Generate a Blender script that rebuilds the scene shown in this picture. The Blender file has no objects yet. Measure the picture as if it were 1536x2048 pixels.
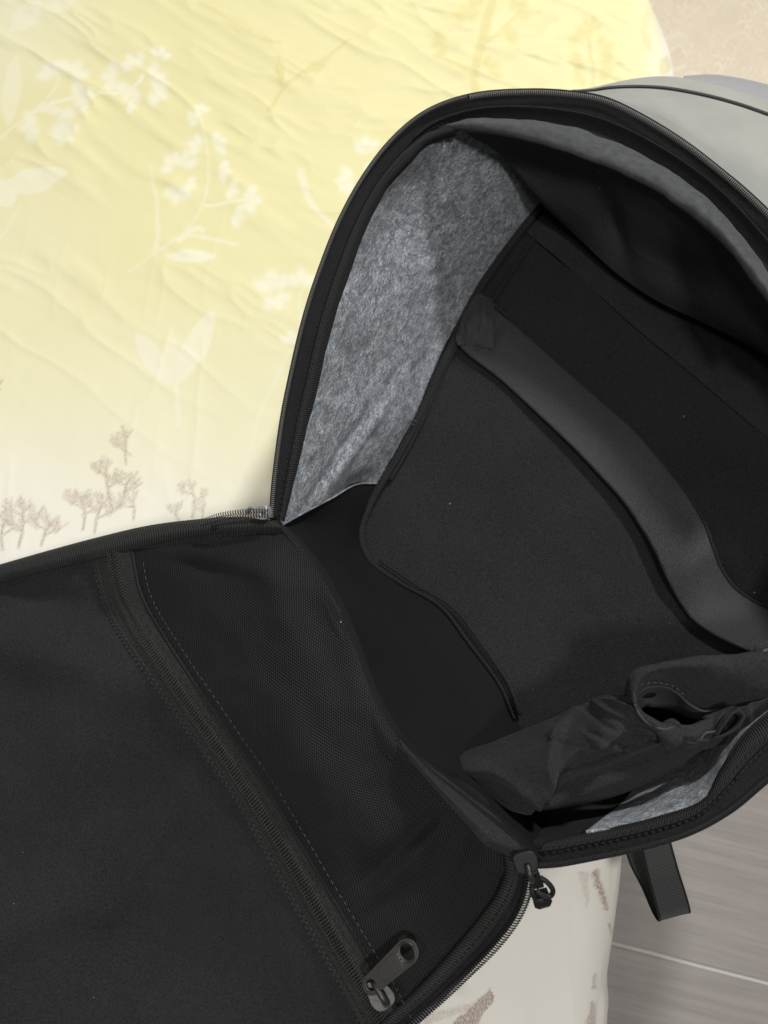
import bpy, bmesh, math, random
import numpy as np
random.seed(7); np.random.seed(7)
S = bpy.context.scene
COL = S.collection

# ------------------------------------------------------------------ camera
BED = 0.45                 # height of the bed surface above the floor
HC = 0.64                  # camera height above the bed
TH = math.radians(20)
FPX = 1538.0
cam_d = bpy.data.cameras.new('camera'); cam = bpy.data.objects.new('camera', cam_d); COL.objects.link(cam)
cam.location = (0, 0, BED + HC); cam.rotation_euler = (TH, 0, 0)
cam_d.sensor_fit = 'VERTICAL'; cam_d.sensor_height = 36; cam_d.lens = FPX / 2048 * 36
cam_d.clip_start = 0.02; cam_d.clip_end = 50
cam_d.dof.use_dof = True; cam_d.dof.focus_distance = 0.50; cam_d.dof.aperture_fstop = 8.0
S.camera = cam
S.render.resolution_x = 768; S.render.resolution_y = 1024

# ------------------------------------------------------------------ light
W = bpy.data.worlds.new('World'); S.world = W; W.use_nodes = True
W.node_tree.nodes['Background'].inputs[0].default_value = (1.0, 0.97, 0.92, 1)
W.node_tree.nodes['Background'].inputs[1].default_value = 0.17
def lamp(name, d, dist, size, power, color):
    L = bpy.data.lights.new(name, 'AREA'); L.shape = 'DISK'; L.size = size; L.energy = power; L.color = color
    o = bpy.data.objects.new(name, L); COL.objects.link(o)
    v = np.array(d, float); v /= np.linalg.norm(v)
    tgt = np.array([0.1, 0.25, BED])
    o.location = tuple(tgt + v * dist)
    from mathutils import Vector
    o.rotation_euler = Vector(tuple(v)).to_track_quat('Z', 'Y').to_euler()
    return o
lamp('ceiling_lamp', (0.36, 0.72, 1.0), 2.3, 0.20, 38, (0.95, 0.975, 1.0))
lamp('side_lamp', (-0.34, -0.26, 1.0), 2.0, 0.16, 5.5, (1.0, 0.96, 0.90))
lamp('overhead_lamp', (0.04, -0.40, 1.0), 2.2, 0.20, 18, (0.98, 0.98, 1.0))
S.view_settings.view_transform = 'Standard'; S.view_settings.look = 'None'
S.view_settings.exposure = 0.0; S.view_settings.gamma = 1.0
S.render.engine = 'CYCLES'

# ------------------------------------------------------------------ helpers
ct, st = math.cos(TH), math.sin(TH)
CAM = np.array([0, 0, BED + HC])
def P2W(a):
    """measured image position (x, y) and height h above the bed -> world"""
    a = np.asarray(a, float)
    x = (a[..., 0] - 768) / FPX; y = (1024 - a[..., 1]) / FPX
    dy = y * ct + st; dz = y * st - ct
    t = (HC - a[..., 2]) / (-dz)
    return np.stack([x * t, dy * t, BED + HC + dz * t], -1)
def W2P(p):
    p = np.asarray(p, float) - CAM
    yc = p[..., 1] * ct + p[..., 2] * st; d = p[..., 1] * st - p[..., 2] * ct
    return np.stack([768 + p[..., 0] / d * FPX, 1024 - yc / d * FPX, p[..., 2] + HC], -1)

def cr(pts, n, closed=False):
    """Catmull-Rom through points, resampled to n by arc length"""
    p = np.asarray(pts, float)
    if closed: q = np.vstack([p[-1], p, p[0], p[1]])
    else: q = np.vstack([2 * p[0] - p[1], p, 2 * p[-1] - p[-2]])
    out = []
    ns = 24
    for i in range(1, len(q) - 2):
        p0, p1, p2, p3 = q[i - 1], q[i], q[i + 1], q[i + 2]
        d01 = max(np.linalg.norm(p1 - p0), 1e-6) ** .5; d12 = max(np.linalg.norm(p2 - p1), 1e-6) ** .5; d23 = max(np.linalg.norm(p3 - p2), 1e-6) ** .5
        m1 = (p2 - p1) + d12 * ((p1 - p0) / d01 - (p2 - p0) / (d01 + d12))
        m2 = (p2 - p1) + d12 * ((p3 - p2) / d23 - (p3 - p1) / (d12 + d23))
        t = np.linspace(0, 1, ns, endpoint=False)[:, None]
        out.append((2 * t**3 - 3 * t**2 + 1) * p1 + (t**3 - 2 * t**2 + t) * m1 + (-2 * t**3 + 3 * t**2) * p2 + (t**3 - t**2) * m2)
    out.append((p[0] if closed else p[-1])[None])
    c = np.vstack(out)
    sl = np.r_[0, np.cumsum(np.linalg.norm(np.diff(c, axis=0), axis=1))]
    s = np.linspace(0, sl[-1], n + 1 if closed else n)
    if closed: s = s[:-1]
    return np.stack([np.interp(s, sl, c[:, k]) for k in range(c.shape[1])], -1)

def loft(rows, nu, nv):
    """rows of control points -> (nv, nu, k) grid through all of them"""
    R = np.stack([cr(r, nu) for r in rows])            # (rows, nu, k)
    mean = R.mean(1)
    par = np.r_[0, np.cumsum(np.linalg.norm(np.diff(R[:, ::max(1, nu // 6)], axis=0), axis=-1).mean(1))]
    par /= par[-1]
    t = np.linspace(0, 1, nv)
    out = np.zeros((nv, nu, R.shape[2]))
    n = len(rows)
    m = np.zeros_like(R)
    for i in range(n):
        if i == 0: m[i] = (R[1] - R[0]) / (par[1] - par[0])
        elif i == n - 1: m[i] = (R[-1] - R[-2]) / (par[-1] - par[-2])
        else: m[i] = (R[i + 1] - R[i - 1]) / (par[i + 1] - par[i - 1])
    for k, tt in enumerate(t):
        i = min(max(np.searchsorted(par, tt, side='right') - 1, 0), n - 2)
        h = par[i + 1] - par[i]; s = (tt - par[i]) / h
        out[k] = (2*s**3 - 3*s**2 + 1) * R[i] + (s**3 - 2*s**2 + s) * h * m[i] + (-2*s**3 + 3*s**2) * R[i+1] + (s**3 - s**2) * h * m[i+1]
    return out

def normals(G):
    du = np.gradient(G, axis=1); dv = np.gradient(G, axis=0)
    n = np.cross(du, dv); n /= np.linalg.norm(n, axis=-1, keepdims=True) + 1e-12
    if ((CAM - G) * n).sum(-1).mean() < 0: n = -n
    return n

def noise2(x, y, seed=0, oct=4, rough=.5):
    """smooth value noise"""
    rs = np.random.RandomState(seed); tot = 0; amp = 1; s = 0
    for o in range(oct):
        T = rs.rand(64, 64)
        fx, fy = x * 2**o + 13.7 * o, y * 2**o + 7.3 * o
        ix, iy = np.floor(fx).astype(int), np.floor(fy).astype(int)
        tx, ty = fx - ix, fy - iy
        tx = tx*tx*tx*(tx*(tx*6-15)+10); ty = ty*ty*ty*(ty*(ty*6-15)+10)
        a = T[ix % 64, iy % 64]; b = T[(ix+1) % 64, iy % 64]; c = T[ix % 64, (iy+1) % 64]; d = T[(ix+1) % 64, (iy+1) % 64]
        tot = tot + amp * ((a*(1-tx)+b*tx)*(1-ty) + (c*(1-tx)+d*tx)*ty - .5); s += amp; amp *= rough
    return tot / s

def link(me, name, mat, parent=None):
    o = bpy.data.objects.new(name, me); COL.objects.link(o)
    if mat is not None: me.materials.append(mat)
    if parent is not None: o.parent = parent
    return o
def stuff(o): o['kind'] = 'stuff'; return o

def grid_mesh(name, G, uv=None):
    nv, nu = G.shape[:2]
    me = bpy.data.meshes.new(name)
    idx = np.arange(nv * nu).reshape(nv, nu)
    q = np.stack([idx[:-1, :-1], idx[:-1, 1:], idx[1:, 1:], idx[1:, :-1]], -1).reshape(-1, 4)
    c = np.cross(G[nv//2, min(nu//2+1, nu-1)] - G[nv//2, nu//2], G[min(nv//2+1, nv-1), nu//2] - G[nv//2, nu//2])
    n = np.cross(np.gradient(G, axis=1), np.gradient(G, axis=0))
    if ((CAM - G) * n).sum(-1).mean() < 0: q = q[:, ::-1]
    me.vertices.add(nv * nu); me.vertices.foreach_set('co', G.reshape(-1))
    me.loops.add(q.size); me.loops.foreach_set('vertex_index', q.reshape(-1))
    me.polygons.add(len(q)); me.polygons.foreach_set('loop_start', np.arange(0, q.size, 4)); me.polygons.foreach_set('loop_total', np.full(len(q), 4))
    me.update(calc_edges=True)
    if uv is None:
        U = np.zeros((nv, nu)); V = np.zeros((nv, nu))
        U[:, 1:] = np.cumsum(np.linalg.norm(np.diff(G, axis=1), axis=-1), axis=1)
        U -= U[:, nu//2:nu//2+1]
        V[1:] = np.cumsum(np.linalg.norm(np.diff(G, axis=0), axis=-1), axis=0)
        uv = np.stack([U, V], -1)
    ul = me.uv_layers.new(name='UVMap')
    ul.data.foreach_set('uv', uv.reshape(-1, 2)[q.reshape(-1)].reshape(-1))
    me.polygons.foreach_set('use_smooth', np.ones(len(q), bool))
    return me

def patch(name, G, mat, parent, thick=0.0012, off=-1):
    o = link(grid_mesh(name, G), name, mat, parent)
    if thick:
        m = o.modifiers.new('thickness', 'SOLIDIFY'); m.thickness = thick; m.offset = off
    return o

def frames(path):
    t = np.gradient(path, axis=0); t /= np.linalg.norm(t, axis=1, keepdims=True) + 1e-12
    up = CAM - path; up -= (up * t).sum(1, keepdims=True) * t
    up /= np.linalg.norm(up, axis=1, keepdims=True) + 1e-12
    return t, up, np.cross(t, up)

def tube(name, path, r, mat, parent, n=10, flat=1.0, ripple=0, ripn=200, closed=False):
    """round cord along a world path; r may be an array"""
    t, up, sd = frames(path)
    m = len(path); r = np.broadcast_to(np.asarray(r, float), (m,)).copy()
    if ripple: r = r + ripple * np.sin(np.linspace(0, ripn * math.tau, m))
    a = np.linspace(0, math.tau, n, endpoint=False)
    G = path[:, None] + (np.cos(a)[None, :, None] * sd[:, None] + flat * np.sin(a)[None, :, None] * up[:, None]) * r[:, None, None]
    vs = G.reshape(-1, 3); fs = []
    for i in range(m - 1):
        for j in range(n):
            k = (j + 1) % n
            fs.append((i*n+j, i*n+k, (i+1)*n+k, (i+1)*n+j))
    fs.append(tuple(range(n))[::-1]); fs.append(tuple((m-1)*n + j for j in range(n)))
    me = bpy.data.meshes.new(name); me.from_pydata(vs.tolist(), [], fs)
    me.polygons.foreach_set('use_smooth', np.ones(len(fs), bool))
    L = np.r_[0, np.cumsum(np.linalg.norm(np.diff(path, axis=0), axis=1))]
    ul = me.uv_layers.new(name='UVMap'); li = np.zeros(len(me.loops), int); me.loops.foreach_get('vertex_index', li)
    ul.data.foreach_set('uv', np.stack([L[li // n], (li % n) / n * .01], -1).reshape(-1))
    return link(me, name, mat, parent)

BOXV = np.array([[x, y, z] for x in (-1, 1) for y in (-1, 1) for z in (-1, 1)], float)
BOXF = [(0,1,3,2), (4,6,7,5), (0,4,5,1), (2,3,7,6), (0,2,6,4), (1,5,7,3)]
def blocks(name, C, A, B, Cc, mat, parent, half, taper=.6):
    """many small rounded blocks joined: centres C, axes A,B,Cc"""
    n = len(C); bv = BOXV.copy(); bv[bv[:, 2] > 0, :2] *= taper
    v = C[:, None] + bv[None, :, 0:1] * A[:, None] * half[0] + bv[None, :, 1:2] * B[:, None] * half[1] + bv[None, :, 2:3] * Cc[:, None] * half[2]
    f = (np.array(BOXF)[None] + (np.arange(n) * 8)[:, None, None]).reshape(-1, 4)
    me = bpy.data.meshes.new(name); me.from_pydata(v.reshape(-1, 3).tolist(), [], f.tolist())
    return stuff(link(me, name, mat, parent))

def stitches(path, parent, mat, ln=.0026, gap=.0012, r=.00028, lift=.0004, name='stitching'):
    L = np.linalg.norm(np.diff(path, axis=0), axis=1).sum()
    n = max(2, int(L / (ln + gap))); p = cr(path[::max(1, len(path)//120)], n)
    t, up, sd = frames(p)
    c = p + up * lift
    c = c + sd * (np.random.rand(n, 1) - .5) * .0002
    return blocks(name, c, t, sd, up, mat, parent, (ln/2, r, r), .8)

def coil(name, path, mat, parent, pitch=.0013, w=.0013, hh=.0007, lift=0.0, slant=.15, side=0.0, fat=.27):
    """zipper teeth: arched wire loops set crosswise on the path"""
    L = np.linalg.norm(np.diff(path, axis=0), axis=1).sum()
    n = int(L / pitch); p = cr(path[::max(1, len(path)//150)], n)
    t, up, sd = frames(p)
    a = np.linspace(0, math.pi, 5); rr = pitch * fat; vs = []; fs = []
    for i in range(n):
        base = len(vs)
        for k, an in enumerate(a):
            c = p[i] + sd[i] * (side + w * math.cos(an)) + up[i] * (lift + hh * math.sin(an)) + t[i] * slant * w * math.cos(an)
            nr = sd[i] * math.cos(an) + up[i] * math.sin(an)
            for s in ((t[i], 1), (nr, 1), (t[i], -1), (nr, -1)): vs.append(c + s[0] * s[1] * rr)
        for k in range(4):
            for j in range(4):
                m = (j + 1) % 4
                fs.append((base+k*4+j, base+k*4+m, base+(k+1)*4+m, base+(k+1)*4+j))
    me = bpy.data.meshes.new(name); me.from_pydata([tuple(v) for v in vs], [], fs)
    me.polygons.foreach_set('use_smooth', np.ones(len(fs), bool))
    return stuff(link(me, name, mat, parent))

def offset_path(path, side=0, up=0):
    t, u, s = frames(path); return path + s * side + u * up

def plate(name, splines, ext, bev, mat, parent, origin, ax, ay, az):
    """flat plate with rounded edges and holes, from closed outlines in metres"""
    cu = bpy.data.curves.new(name, 'CURVE'); cu.dimensions = '2D'; cu.fill_mode = 'BOTH'
    cu.extrude = ext; cu.bevel_depth = bev; cu.bevel_resolution = 2
    for sp in splines:
        s = cu.splines.new('POLY'); s.points.add(len(sp) - 1); s.use_cyclic_u = True
        for i, (x, y) in enumerate(sp): s.points[i].co = (x, y, 0, 1)
    t = bpy.data.objects.new('t', cu); COL.objects.link(t)
    bpy.context.view_layer.update()
    me = bpy.data.meshes.new_from_object(t.evaluated_get(bpy.context.evaluated_depsgraph_get()))
    bpy.data.objects.remove(t)
    v = np.zeros(len(me.vertices) * 3); me.vertices.foreach_get('co', v); v = v.reshape(-1, 3)
    w = origin + v[:, :1] * ax + v[:, 1:2] * ay + v[:, 2:] * az
    me.vertices.foreach_set('co', w.reshape(-1)); me.update(); me.materials.clear()
    return link(me, name, mat, parent)
def frame_at(p, q):
    """local frame at pixel point p (x,y,h) whose x axis points to pixel point q"""
    a, b = P2W(np.array(p, float)), P2W(np.array(q, float))
    x = (b - a) / np.linalg.norm(b - a); z = CAM - a; z -= z.dot(x) * x; z /= np.linalg.norm(z)
    return a, x, np.cross(z, x), z, np.linalg.norm(b - a)
def oval(cx, cy, rx, ry, n=40, a0=0, a1=math.tau):
    return [(cx + rx * math.cos(a0 + (a1 - a0) * i / n), cy + ry * math.sin(a0 + (a1 - a0) * i / n)) for i in range(n)]

class TPS:
    def __init__(s, pts):
        p = np.array(pts, float); s.c = p[:, :2] / 500; n = len(p)
        d = np.linalg.norm(s.c[:, None] - s.c[None], axis=-1)
        K = np.where(d > 0, d**2 * np.log(d + 1e-12), 0) + np.eye(n) * 1e-3
        Q = np.hstack([np.ones((n, 1)), s.c]); A = np.zeros((n+3, n+3)); A[:n, :n] = K; A[:n, n:] = Q; A[n:, :n] = Q.T
        s.w = np.linalg.solve(A, np.r_[p[:, 2], 0, 0, 0])
    def __call__(s, x, y):
        x, y = np.asarray(x, float) / 500, np.asarray(y, float) / 500
        o = s.w[-3] + s.w[-2] * x + s.w[-1] * y
        for i, c in enumerate(s.c):
            r2 = (x - c[0])**2 + (y - c[1])**2
            o = o + s.w[i] * .5 * r2 * np.log(r2 + 1e-12)
        return o
def on(f, pts, lift=0):
    """image points laid on a height field"""
    p = np.array(pts, float)[..., :2]
    return np.concatenate([p, (f(p[..., 0], p[..., 1]) + lift)[..., None]], -1)
def gauss(X, Y, cx, cy, rx, ry, ang=0):
    a = math.radians(ang); dx, dy = X - cx, Y - cy
    u = dx * math.cos(a) + dy * math.sin(a); v = -dx * math.sin(a) + dy * math.cos(a)
    return np.exp(-(u / rx)**2 - (v / ry)**2)

# ------------------------------------------------------------------ materials
def new_mat(name, color, rough=.8, sheen=0, spec=.3):
    m = bpy.data.materials.new(name); m.use_nodes = True
    b = m.node_tree.nodes['Principled BSDF']
    b.inputs['Base Color'].default_value = (*color, 1); b.inputs['Roughness'].default_value = rough
    b.inputs['Specular IOR Level'].default_value = spec
    if sheen: b.inputs['Sheen Weight'].default_value = sheen; b.inputs['Sheen Roughness'].default_value = .5
    return m, m.node_tree, b
def N(nt, t, **k):
    n = nt.nodes.new(t)
    for a, v in k.items():
        if a.startswith('i_'):
            key = a[2:]; key = int(key) if key.isdigit() else key.replace('_', ' ')
            n.inputs[key].default_value = v
        else: setattr(n, a, v)
    return n
def math_n(nt, op, a, b=None, c=None):
    n = nt.nodes.new('ShaderNodeMath'); n.operation = op
    for i, v in enumerate((a, b, c)):
        if v is None: continue
        if isinstance(v, (int, float)): n.inputs[i].default_value = v
        else: nt.links.new(v, n.inputs[i])
    return n.outputs[0]
def ramp(nt, fac, stops):
    r = nt.nodes.new('ShaderNodeValToRGB'); e = r.color_ramp.elements
    while len(e) < len(stops): e.new(.5)
    for i, (p, c) in enumerate(stops): e[i].position = p; e[i].color = (*c, 1) if len(c) == 3 else c
    nt.links.new(fac, r.inputs[0]); return r.outputs[0]
def add_bump(nt, b, h, strength, dist):
    n = N(nt, 'ShaderNodeBump'); n.inputs['Strength'].default_value = strength; n.inputs['Distance'].default_value = dist
    nt.links.new(h, n.inputs['Height'])
    if b.inputs['Normal'].links: nt.links.new(b.inputs['Normal'].links[0].from_socket, n.inputs['Normal'])
    nt.links.new(n.outputs[0], b.inputs['Normal'])
def uvxy(nt):
    t = N(nt, 'ShaderNodeTexCoord'); s = N(nt, 'ShaderNodeSeparateXYZ'); nt.links.new(t.outputs['UV'], s.inputs[0])
    return t.outputs['UV'], t.outputs['Object'], s.outputs[0], s.outputs[1]
def sinw(nt, x, period, ph=0):
    return math_n(nt, 'SINE', math_n(nt, 'MULTIPLY_ADD', x, math.tau / period, ph))
def mixc(nt, fac, a, b):
    m = nt.nodes.new('ShaderNodeMix'); m.data_type = 'RGBA'
    for i, v in ((0, fac), (6, a), (7, b)):
        if isinstance(v, (int, float)): m.inputs[i].default_value = v
        elif isinstance(v, tuple): m.inputs[i].default_value = (*v, 1)
        else: nt.links.new(v, m.inputs[i])
    return m.outputs[2]
def lint(nt, col, obj, amount=.05, scale=60):
    """sparse pale specks of lint"""
    v = N(nt, 'ShaderNodeTexVoronoi', i_Scale=scale); nt.links.new(obj, v.inputs['Vector'])
    k = math_n(nt, 'LESS_THAN', v.outputs['Distance'], amount)
    w = N(nt, 'ShaderNodeTexNoise', i_Scale=25.0); nt.links.new(obj, w.inputs['Vector'])
    k = math_n(nt, 'MULTIPLY', k, math_n(nt, 'GREATER_THAN', w.outputs[0], .55))
    return mixc(nt, k, col, (.22, .21, .2))

def fabric(name, color, rough=.85, sheen=.15, grain=.35, weave=.0011, bump=.35, linty=True, spec=.09):
    m, nt, b = new_mat(name, color, rough, sheen, spec)
    uv, ob, u, v = uvxy(nt)
    n = N(nt, 'ShaderNodeTexNoise', i_Scale=850.0, i_Detail=3.0, i_Roughness=.8); nt.links.new(ob, n.inputs['Vector'])
    n2 = N(nt, 'ShaderNodeTexNoise', i_Scale=14.0, i_Detail=4.0); nt.links.new(ob, n2.inputs['Vector'])
    f = math_n(nt, 'ADD', math_n(nt, 'MULTIPLY', math_n(nt, 'SUBTRACT', n.outputs[0], .5), grain * 5.0), math_n(nt, 'MULTIPLY', math_n(nt, 'SUBTRACT', n2.outputs[0], .5), .5))
    col = ramp(nt, math_n(nt, 'ADD', f, .5), [(0, tuple(c * .45 for c in color)), (1, tuple(c * 1.55 for c in color))])
    if linty: col = lint(nt, col, ob, .03, 50)
    nt.links.new(col, b.inputs['Base Color'])
    w = math_n(nt, 'ADD', math_n(nt, 'MULTIPLY', sinw(nt, u, weave), sinw(nt, v, weave)), math_n(nt, 'MULTIPLY', n.outputs[0], 1.5))
    add_bump(nt, b, w, bump, .0002)
    return m
def ribbed(name, color, period=.0016, amp=.9, rough=.7, along='u', sheen=.1):
    """grosgrain: cross ribs"""
    m, nt, b = new_mat(name, color, rough, sheen, .13)
    uv, ob, u, v = uvxy(nt)
    n = N(nt, 'ShaderNodeTexNoise', i_Scale=700.0, i_Detail=3.0); nt.links.new(ob, n.inputs['Vector'])
    n3 = N(nt, 'ShaderNodeTexNoise', i_Scale=60.0, i_Detail=3.0); nt.links.new(ob, n3.inputs['Vector'])
    s = sinw(nt, math_n(nt, 'ADD', u if along == 'u' else v, math_n(nt, 'MULTIPLY', n3.outputs[0], .0012)), period)
    k = math_n(nt, 'MULTIPLY_ADD', s, .42, math_n(nt, 'MULTIPLY_ADD', n.outputs[0], .5, .25))
    nt.links.new(ramp(nt, k, [(0, tuple(c * .35 for c in color)), (1, tuple(c * 1.6 for c in color))]), b.inputs['Base Color'])
    add_bump(nt, b, s, amp, .00035)
    return m

BLK = (.016, .0162, .0175)
M = {}
M['lining'] = fabric('black_lining', (.0185, .0183, .0187), bump=.4, grain=.6, sheen=.03)
M['lining2'] = fabric('black_pouch_cloth', (.0235, .0233, .0238), bump=.5, grain=.5, sheen=.05)
M['lightened_toplin'] = fabric('lightened_lining', (.033, .0328, .0335), bump=.4, grain=.5, sheen=.03)  # lighter copy of the lining cloth, light put into the colour under the band
M['divider'] = fabric('divider_cloth', (.0215, .0213, .0218), bump=.35, grain=.6, sheen=.03)
M['flap'] = fabric('flap_cloth', (.0245, .0238, .0245), bump=.45, grain=.5, sheen=.04)
M['base'] = fabric('base_cloth', (.0115, .0115, .0118), bump=.2, sheen=.0, linty=False)
M['binding'] = ribbed('ribbed_binding', (.021, .021, .0216), sheen=.02)
M['binding_warm'] = ribbed('ribbed_binding_grey', (.026, .026, .0255), period=.0019, sheen=.03)
M['tape'] = fabric('zip_tape_cloth', (.0145, .0145, .015), weave=.0009, bump=.8, grain=.6, sheen=.03, linty=False)
M['stitch'] = new_mat('grey_thread', (.040, .040, .041), .6)[0]
M['stitch_dark'] = new_mat('dark_thread', (.008, .008, .008), .7)[0]
M['teeth'] = new_mat('nylon_teeth', (.016, .016, .017), .42, 0, .5)[0]
M['teeth_warm'] = new_mat('metallic_teeth', (.15, .145, .13), .32, 0, .6)[0]
M['plastic'] = new_mat('black_plastic', (.008, .0082, .0088), .5, 0, .3)[0]
m, nt, b = new_mat('gunmetal', (.060, .058, .052), .36, 0, .5); b.inputs['Metallic'].default_value = .85
n = N(nt, 'ShaderNodeTexNoise', i_Scale=900.0, i_Detail=3.0); t_ = N(nt, 'ShaderNodeTexCoord'); nt.links.new(t_.outputs['Object'], n.inputs['Vector'])
nt.links.new(math_n(nt, 'MULTIPLY_ADD', n.outputs[0], .3, .30), b.inputs['Roughness']); add_bump(nt, b, n.outputs[0], .15, .0002); M['metal'] = m
m, nt, b = new_mat('pale_metal', (.42, .42, .4), .35, 0, .5); b.inputs['Metallic'].default_value = .5; M['pale_metal'] = m

M['letter'] = new_mat('worn_lettering', (.12, .115, .10), .45, 0, .5)[0]
# zipper tape of the inside pocket: herringbone with grey cast
m, nt, b = new_mat('pocket_zip_tape', (.04, .04, .037),   .75, .03, .15); uv, ob, u, v = uvxy(nt)
hb = sinw(nt, math_n(nt, 'ADD', u, math_n(nt, 'MULTIPLY', math_n(nt, 'ABSOLUTE', math_n(nt, 'SUBTRACT', math_n(nt, 'FRACT', math_n(nt, 'MULTIPLY', v, 160)), .5)), .004)), .0014)
n = N(nt, 'ShaderNodeTexNoise', i_Scale=900.0, i_Detail=3.0); nt.links.new(ob, n.inputs['Vector'])
nt.links.new(ramp(nt, math_n(nt, 'MULTIPLY_ADD', hb, .2, n.outputs[0]), [(.25, (.008, .008, .0075)), (.85, (.052, .052, .049))]), b.inputs['Base Color'])
add_bump(nt, b, hb, .7, .0003); M['ptape'] = m

# elastic strap: fine satin twill
m, nt, b = new_mat('elastic_webbing', (.034, .034, .034), .42, .08, .3); uv, ob, u, v = uvxy(nt)
tw = math_n(nt, 'MULTIPLY', sinw(nt, math_n(nt, 'ADD', u, v), .0026), sinw(nt, math_n(nt, 'SUBTRACT', u, v), .0026))
n = N(nt, 'ShaderNodeTexNoise', i_Scale=900.0, i_Detail=2.0); nt.links.new(ob, n.inputs['Vector'])
nt.links.new(ramp(nt, math_n(nt, 'MULTIPLY_ADD', tw, .4, n.outputs[0]), [(.15, (.007, .007, .007)), (.95, (.05, .05, .05))]), b.inputs['Base Color'])
add_bump(nt, b, tw, .6, .0003); M['elastic'] = m

# mesh netting: hexagonal holes over darker backing
def netting(name, ca, cb, per=.0019):
    m, nt, b = new_mat(name, cb, .7, .02, .1); uv, ob, u, v = uvxy(nt)
    a = sinw(nt, u, per); c = sinw(nt, math_n(nt, 'ADD', math_n(nt, 'MULTIPLY', u, .5), math_n(nt, 'MULTIPLY', v, .866)), per)
    d = sinw(nt, math_n(nt, 'SUBTRACT', math_n(nt, 'MULTIPLY', u, .5), math_n(nt, 'MULTIPLY', v, .866)), per, 1.2)
    k = math_n(nt, 'MULTIPLY_ADD', math_n(nt, 'ADD', math_n(nt, 'ADD', math_n(nt, 'MULTIPLY', a, .3), c), d), .22, .5)
    n = N(nt, 'ShaderNodeTexNoise', i_Scale=12.0, i_Detail=4.0); nt.links.new(ob, n.inputs['Vector'])
    k2 = math_n(nt, 'ADD', k, math_n(nt, 'MULTIPLY', math_n(nt, 'SUBTRACT', n.outputs[0], .5), .35))
    col = ramp(nt, k2, [(.28, ca), (.78, cb)]); col = lint(nt, col, ob, .03, 50)
    nt.links.new(col, b.inputs['Base Color']); add_bump(nt, b, k, .8, .0004)
    return m
M['net'] = netting('mesh_netting', (.0035, .0035, .0038), (.031, .0298, .030), .0014)

# felted grey lining
m, nt, b = new_mat('grey_felt', (.13, .135, .142), .65, .08, .35); uv, ob, u, v = uvxy(nt)
mp = N(nt, 'ShaderNodeMapping'); mp.inputs['Scale'].default_value = (1, .45, 1); mp.inputs['Rotation'].default_value = (0, 0, .6); nt.links.new(uv, mp.inputs[0])
n = N(nt, 'ShaderNodeTexNoise', i_Scale=520.0, i_Detail=5.0, i_Roughness=.75, i_Distortion=1.6); nt.links.new(mp.outputs[0], n.inputs['Vector'])
n2 = N(nt, 'ShaderNodeTexNoise', i_Scale=70.0, i_Detail=5.0, i_Roughness=.65, i_Distortion=1.0); nt.links.new(uv, n2.inputs['Vector'])
k = math_n(nt, 'MULTIPLY_ADD', n2.outputs[0], .42, math_n(nt, 'MULTIPLY', n.outputs[0], 1.08))
nt.links.new(ramp(nt, k, [(.50, (.04, .043, .048)), (.72, (.17, .182, .196)), (.96, (.70, .73, .76))]), b.inputs['Base Color'])
add_bump(nt, b, n.outputs[0], .9, .0011); add_bump(nt, b, n2.outputs[0], .5, .0016); M['felt'] = m
m, nt, b = new_mat('padded_grey_lining', (.085, .087, .086), .8, .1, .3); uv, ob, u, v = uvxy(nt)
n = N(nt, 'ShaderNodeTexNoise', i_Scale=160.0, i_Detail=6.0, i_Roughness=.7); nt.links.new(ob, n.inputs['Vector'])
nt.links.new(ramp(nt, n.outputs[0], [(.3, (.034, .035, .035)), (.7, (.07, .071, .071))]), b.inputs['Base Color'])
add_bump(nt, b, n.outputs[0], .5, .0008); M['pad'] = m
# light grey shell
m, nt, b = new_mat('pale_grey_shell', (.48, .48, .43), .62, .1, .3); uv, ob, u, v = uvxy(nt)
n = N(nt, 'ShaderNodeTexNoise', i_Scale=16.0, i_Detail=4.0); nt.links.new(ob, n.inputs['Vector'])
nt.links.new(ramp(nt, n.outputs[0], [(.3, (.27, .27, .245)), (.7, (.355, .345, .305))]), b.inputs['Base Color'])
n = N(nt, 'ShaderNodeTexNoise', i_Scale=900.0, i_Detail=2.0); nt.links.new(ob, n.inputs['Vector']); add_bump(nt, b, n.outputs[0], .15, .0002)
add_bump(nt, b, math_n(nt, 'MULTIPLY', sinw(nt, u, .0016), sinw(nt, v, .0016)), .3, .0003)
M['shell'] = m
m, nt, b = new_mat('grey_strap', (.27, .265, .265), .6, .2, .3); M['strapgrey'] = m

# ------------------------------------------------------------------ the room
PH = math.radians(13)
E1 = np.array([math.cos(PH), -math.sin(PH), 0]); E2 = np.array([math.sin(PH), math.cos(PH), 0])   # across / along the bed
def box_mesh(name, o, a, b, c, bev=0.0):
    """box from corner o spanned by vectors a,b,c with bevelled edges"""
    bm = bmesh.new(); vs = [bm.verts.new(tuple(o + i * a + j * b + k * c)) for i in (0, 1) for j in (0, 1) for k in (0, 1)]
    for f in BOXF: bm.faces.new([vs[i] for i in f])
    bmesh.ops.recalc_face_normals(bm, faces=bm.faces)
    if bev: bmesh.ops.bevel(bm, geom=bm.edges[:], offset=bev, segments=2, affect='EDGES')
    me = bpy.data.meshes.new(name); bm.to_mesh(me); bm.free(); return me

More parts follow.
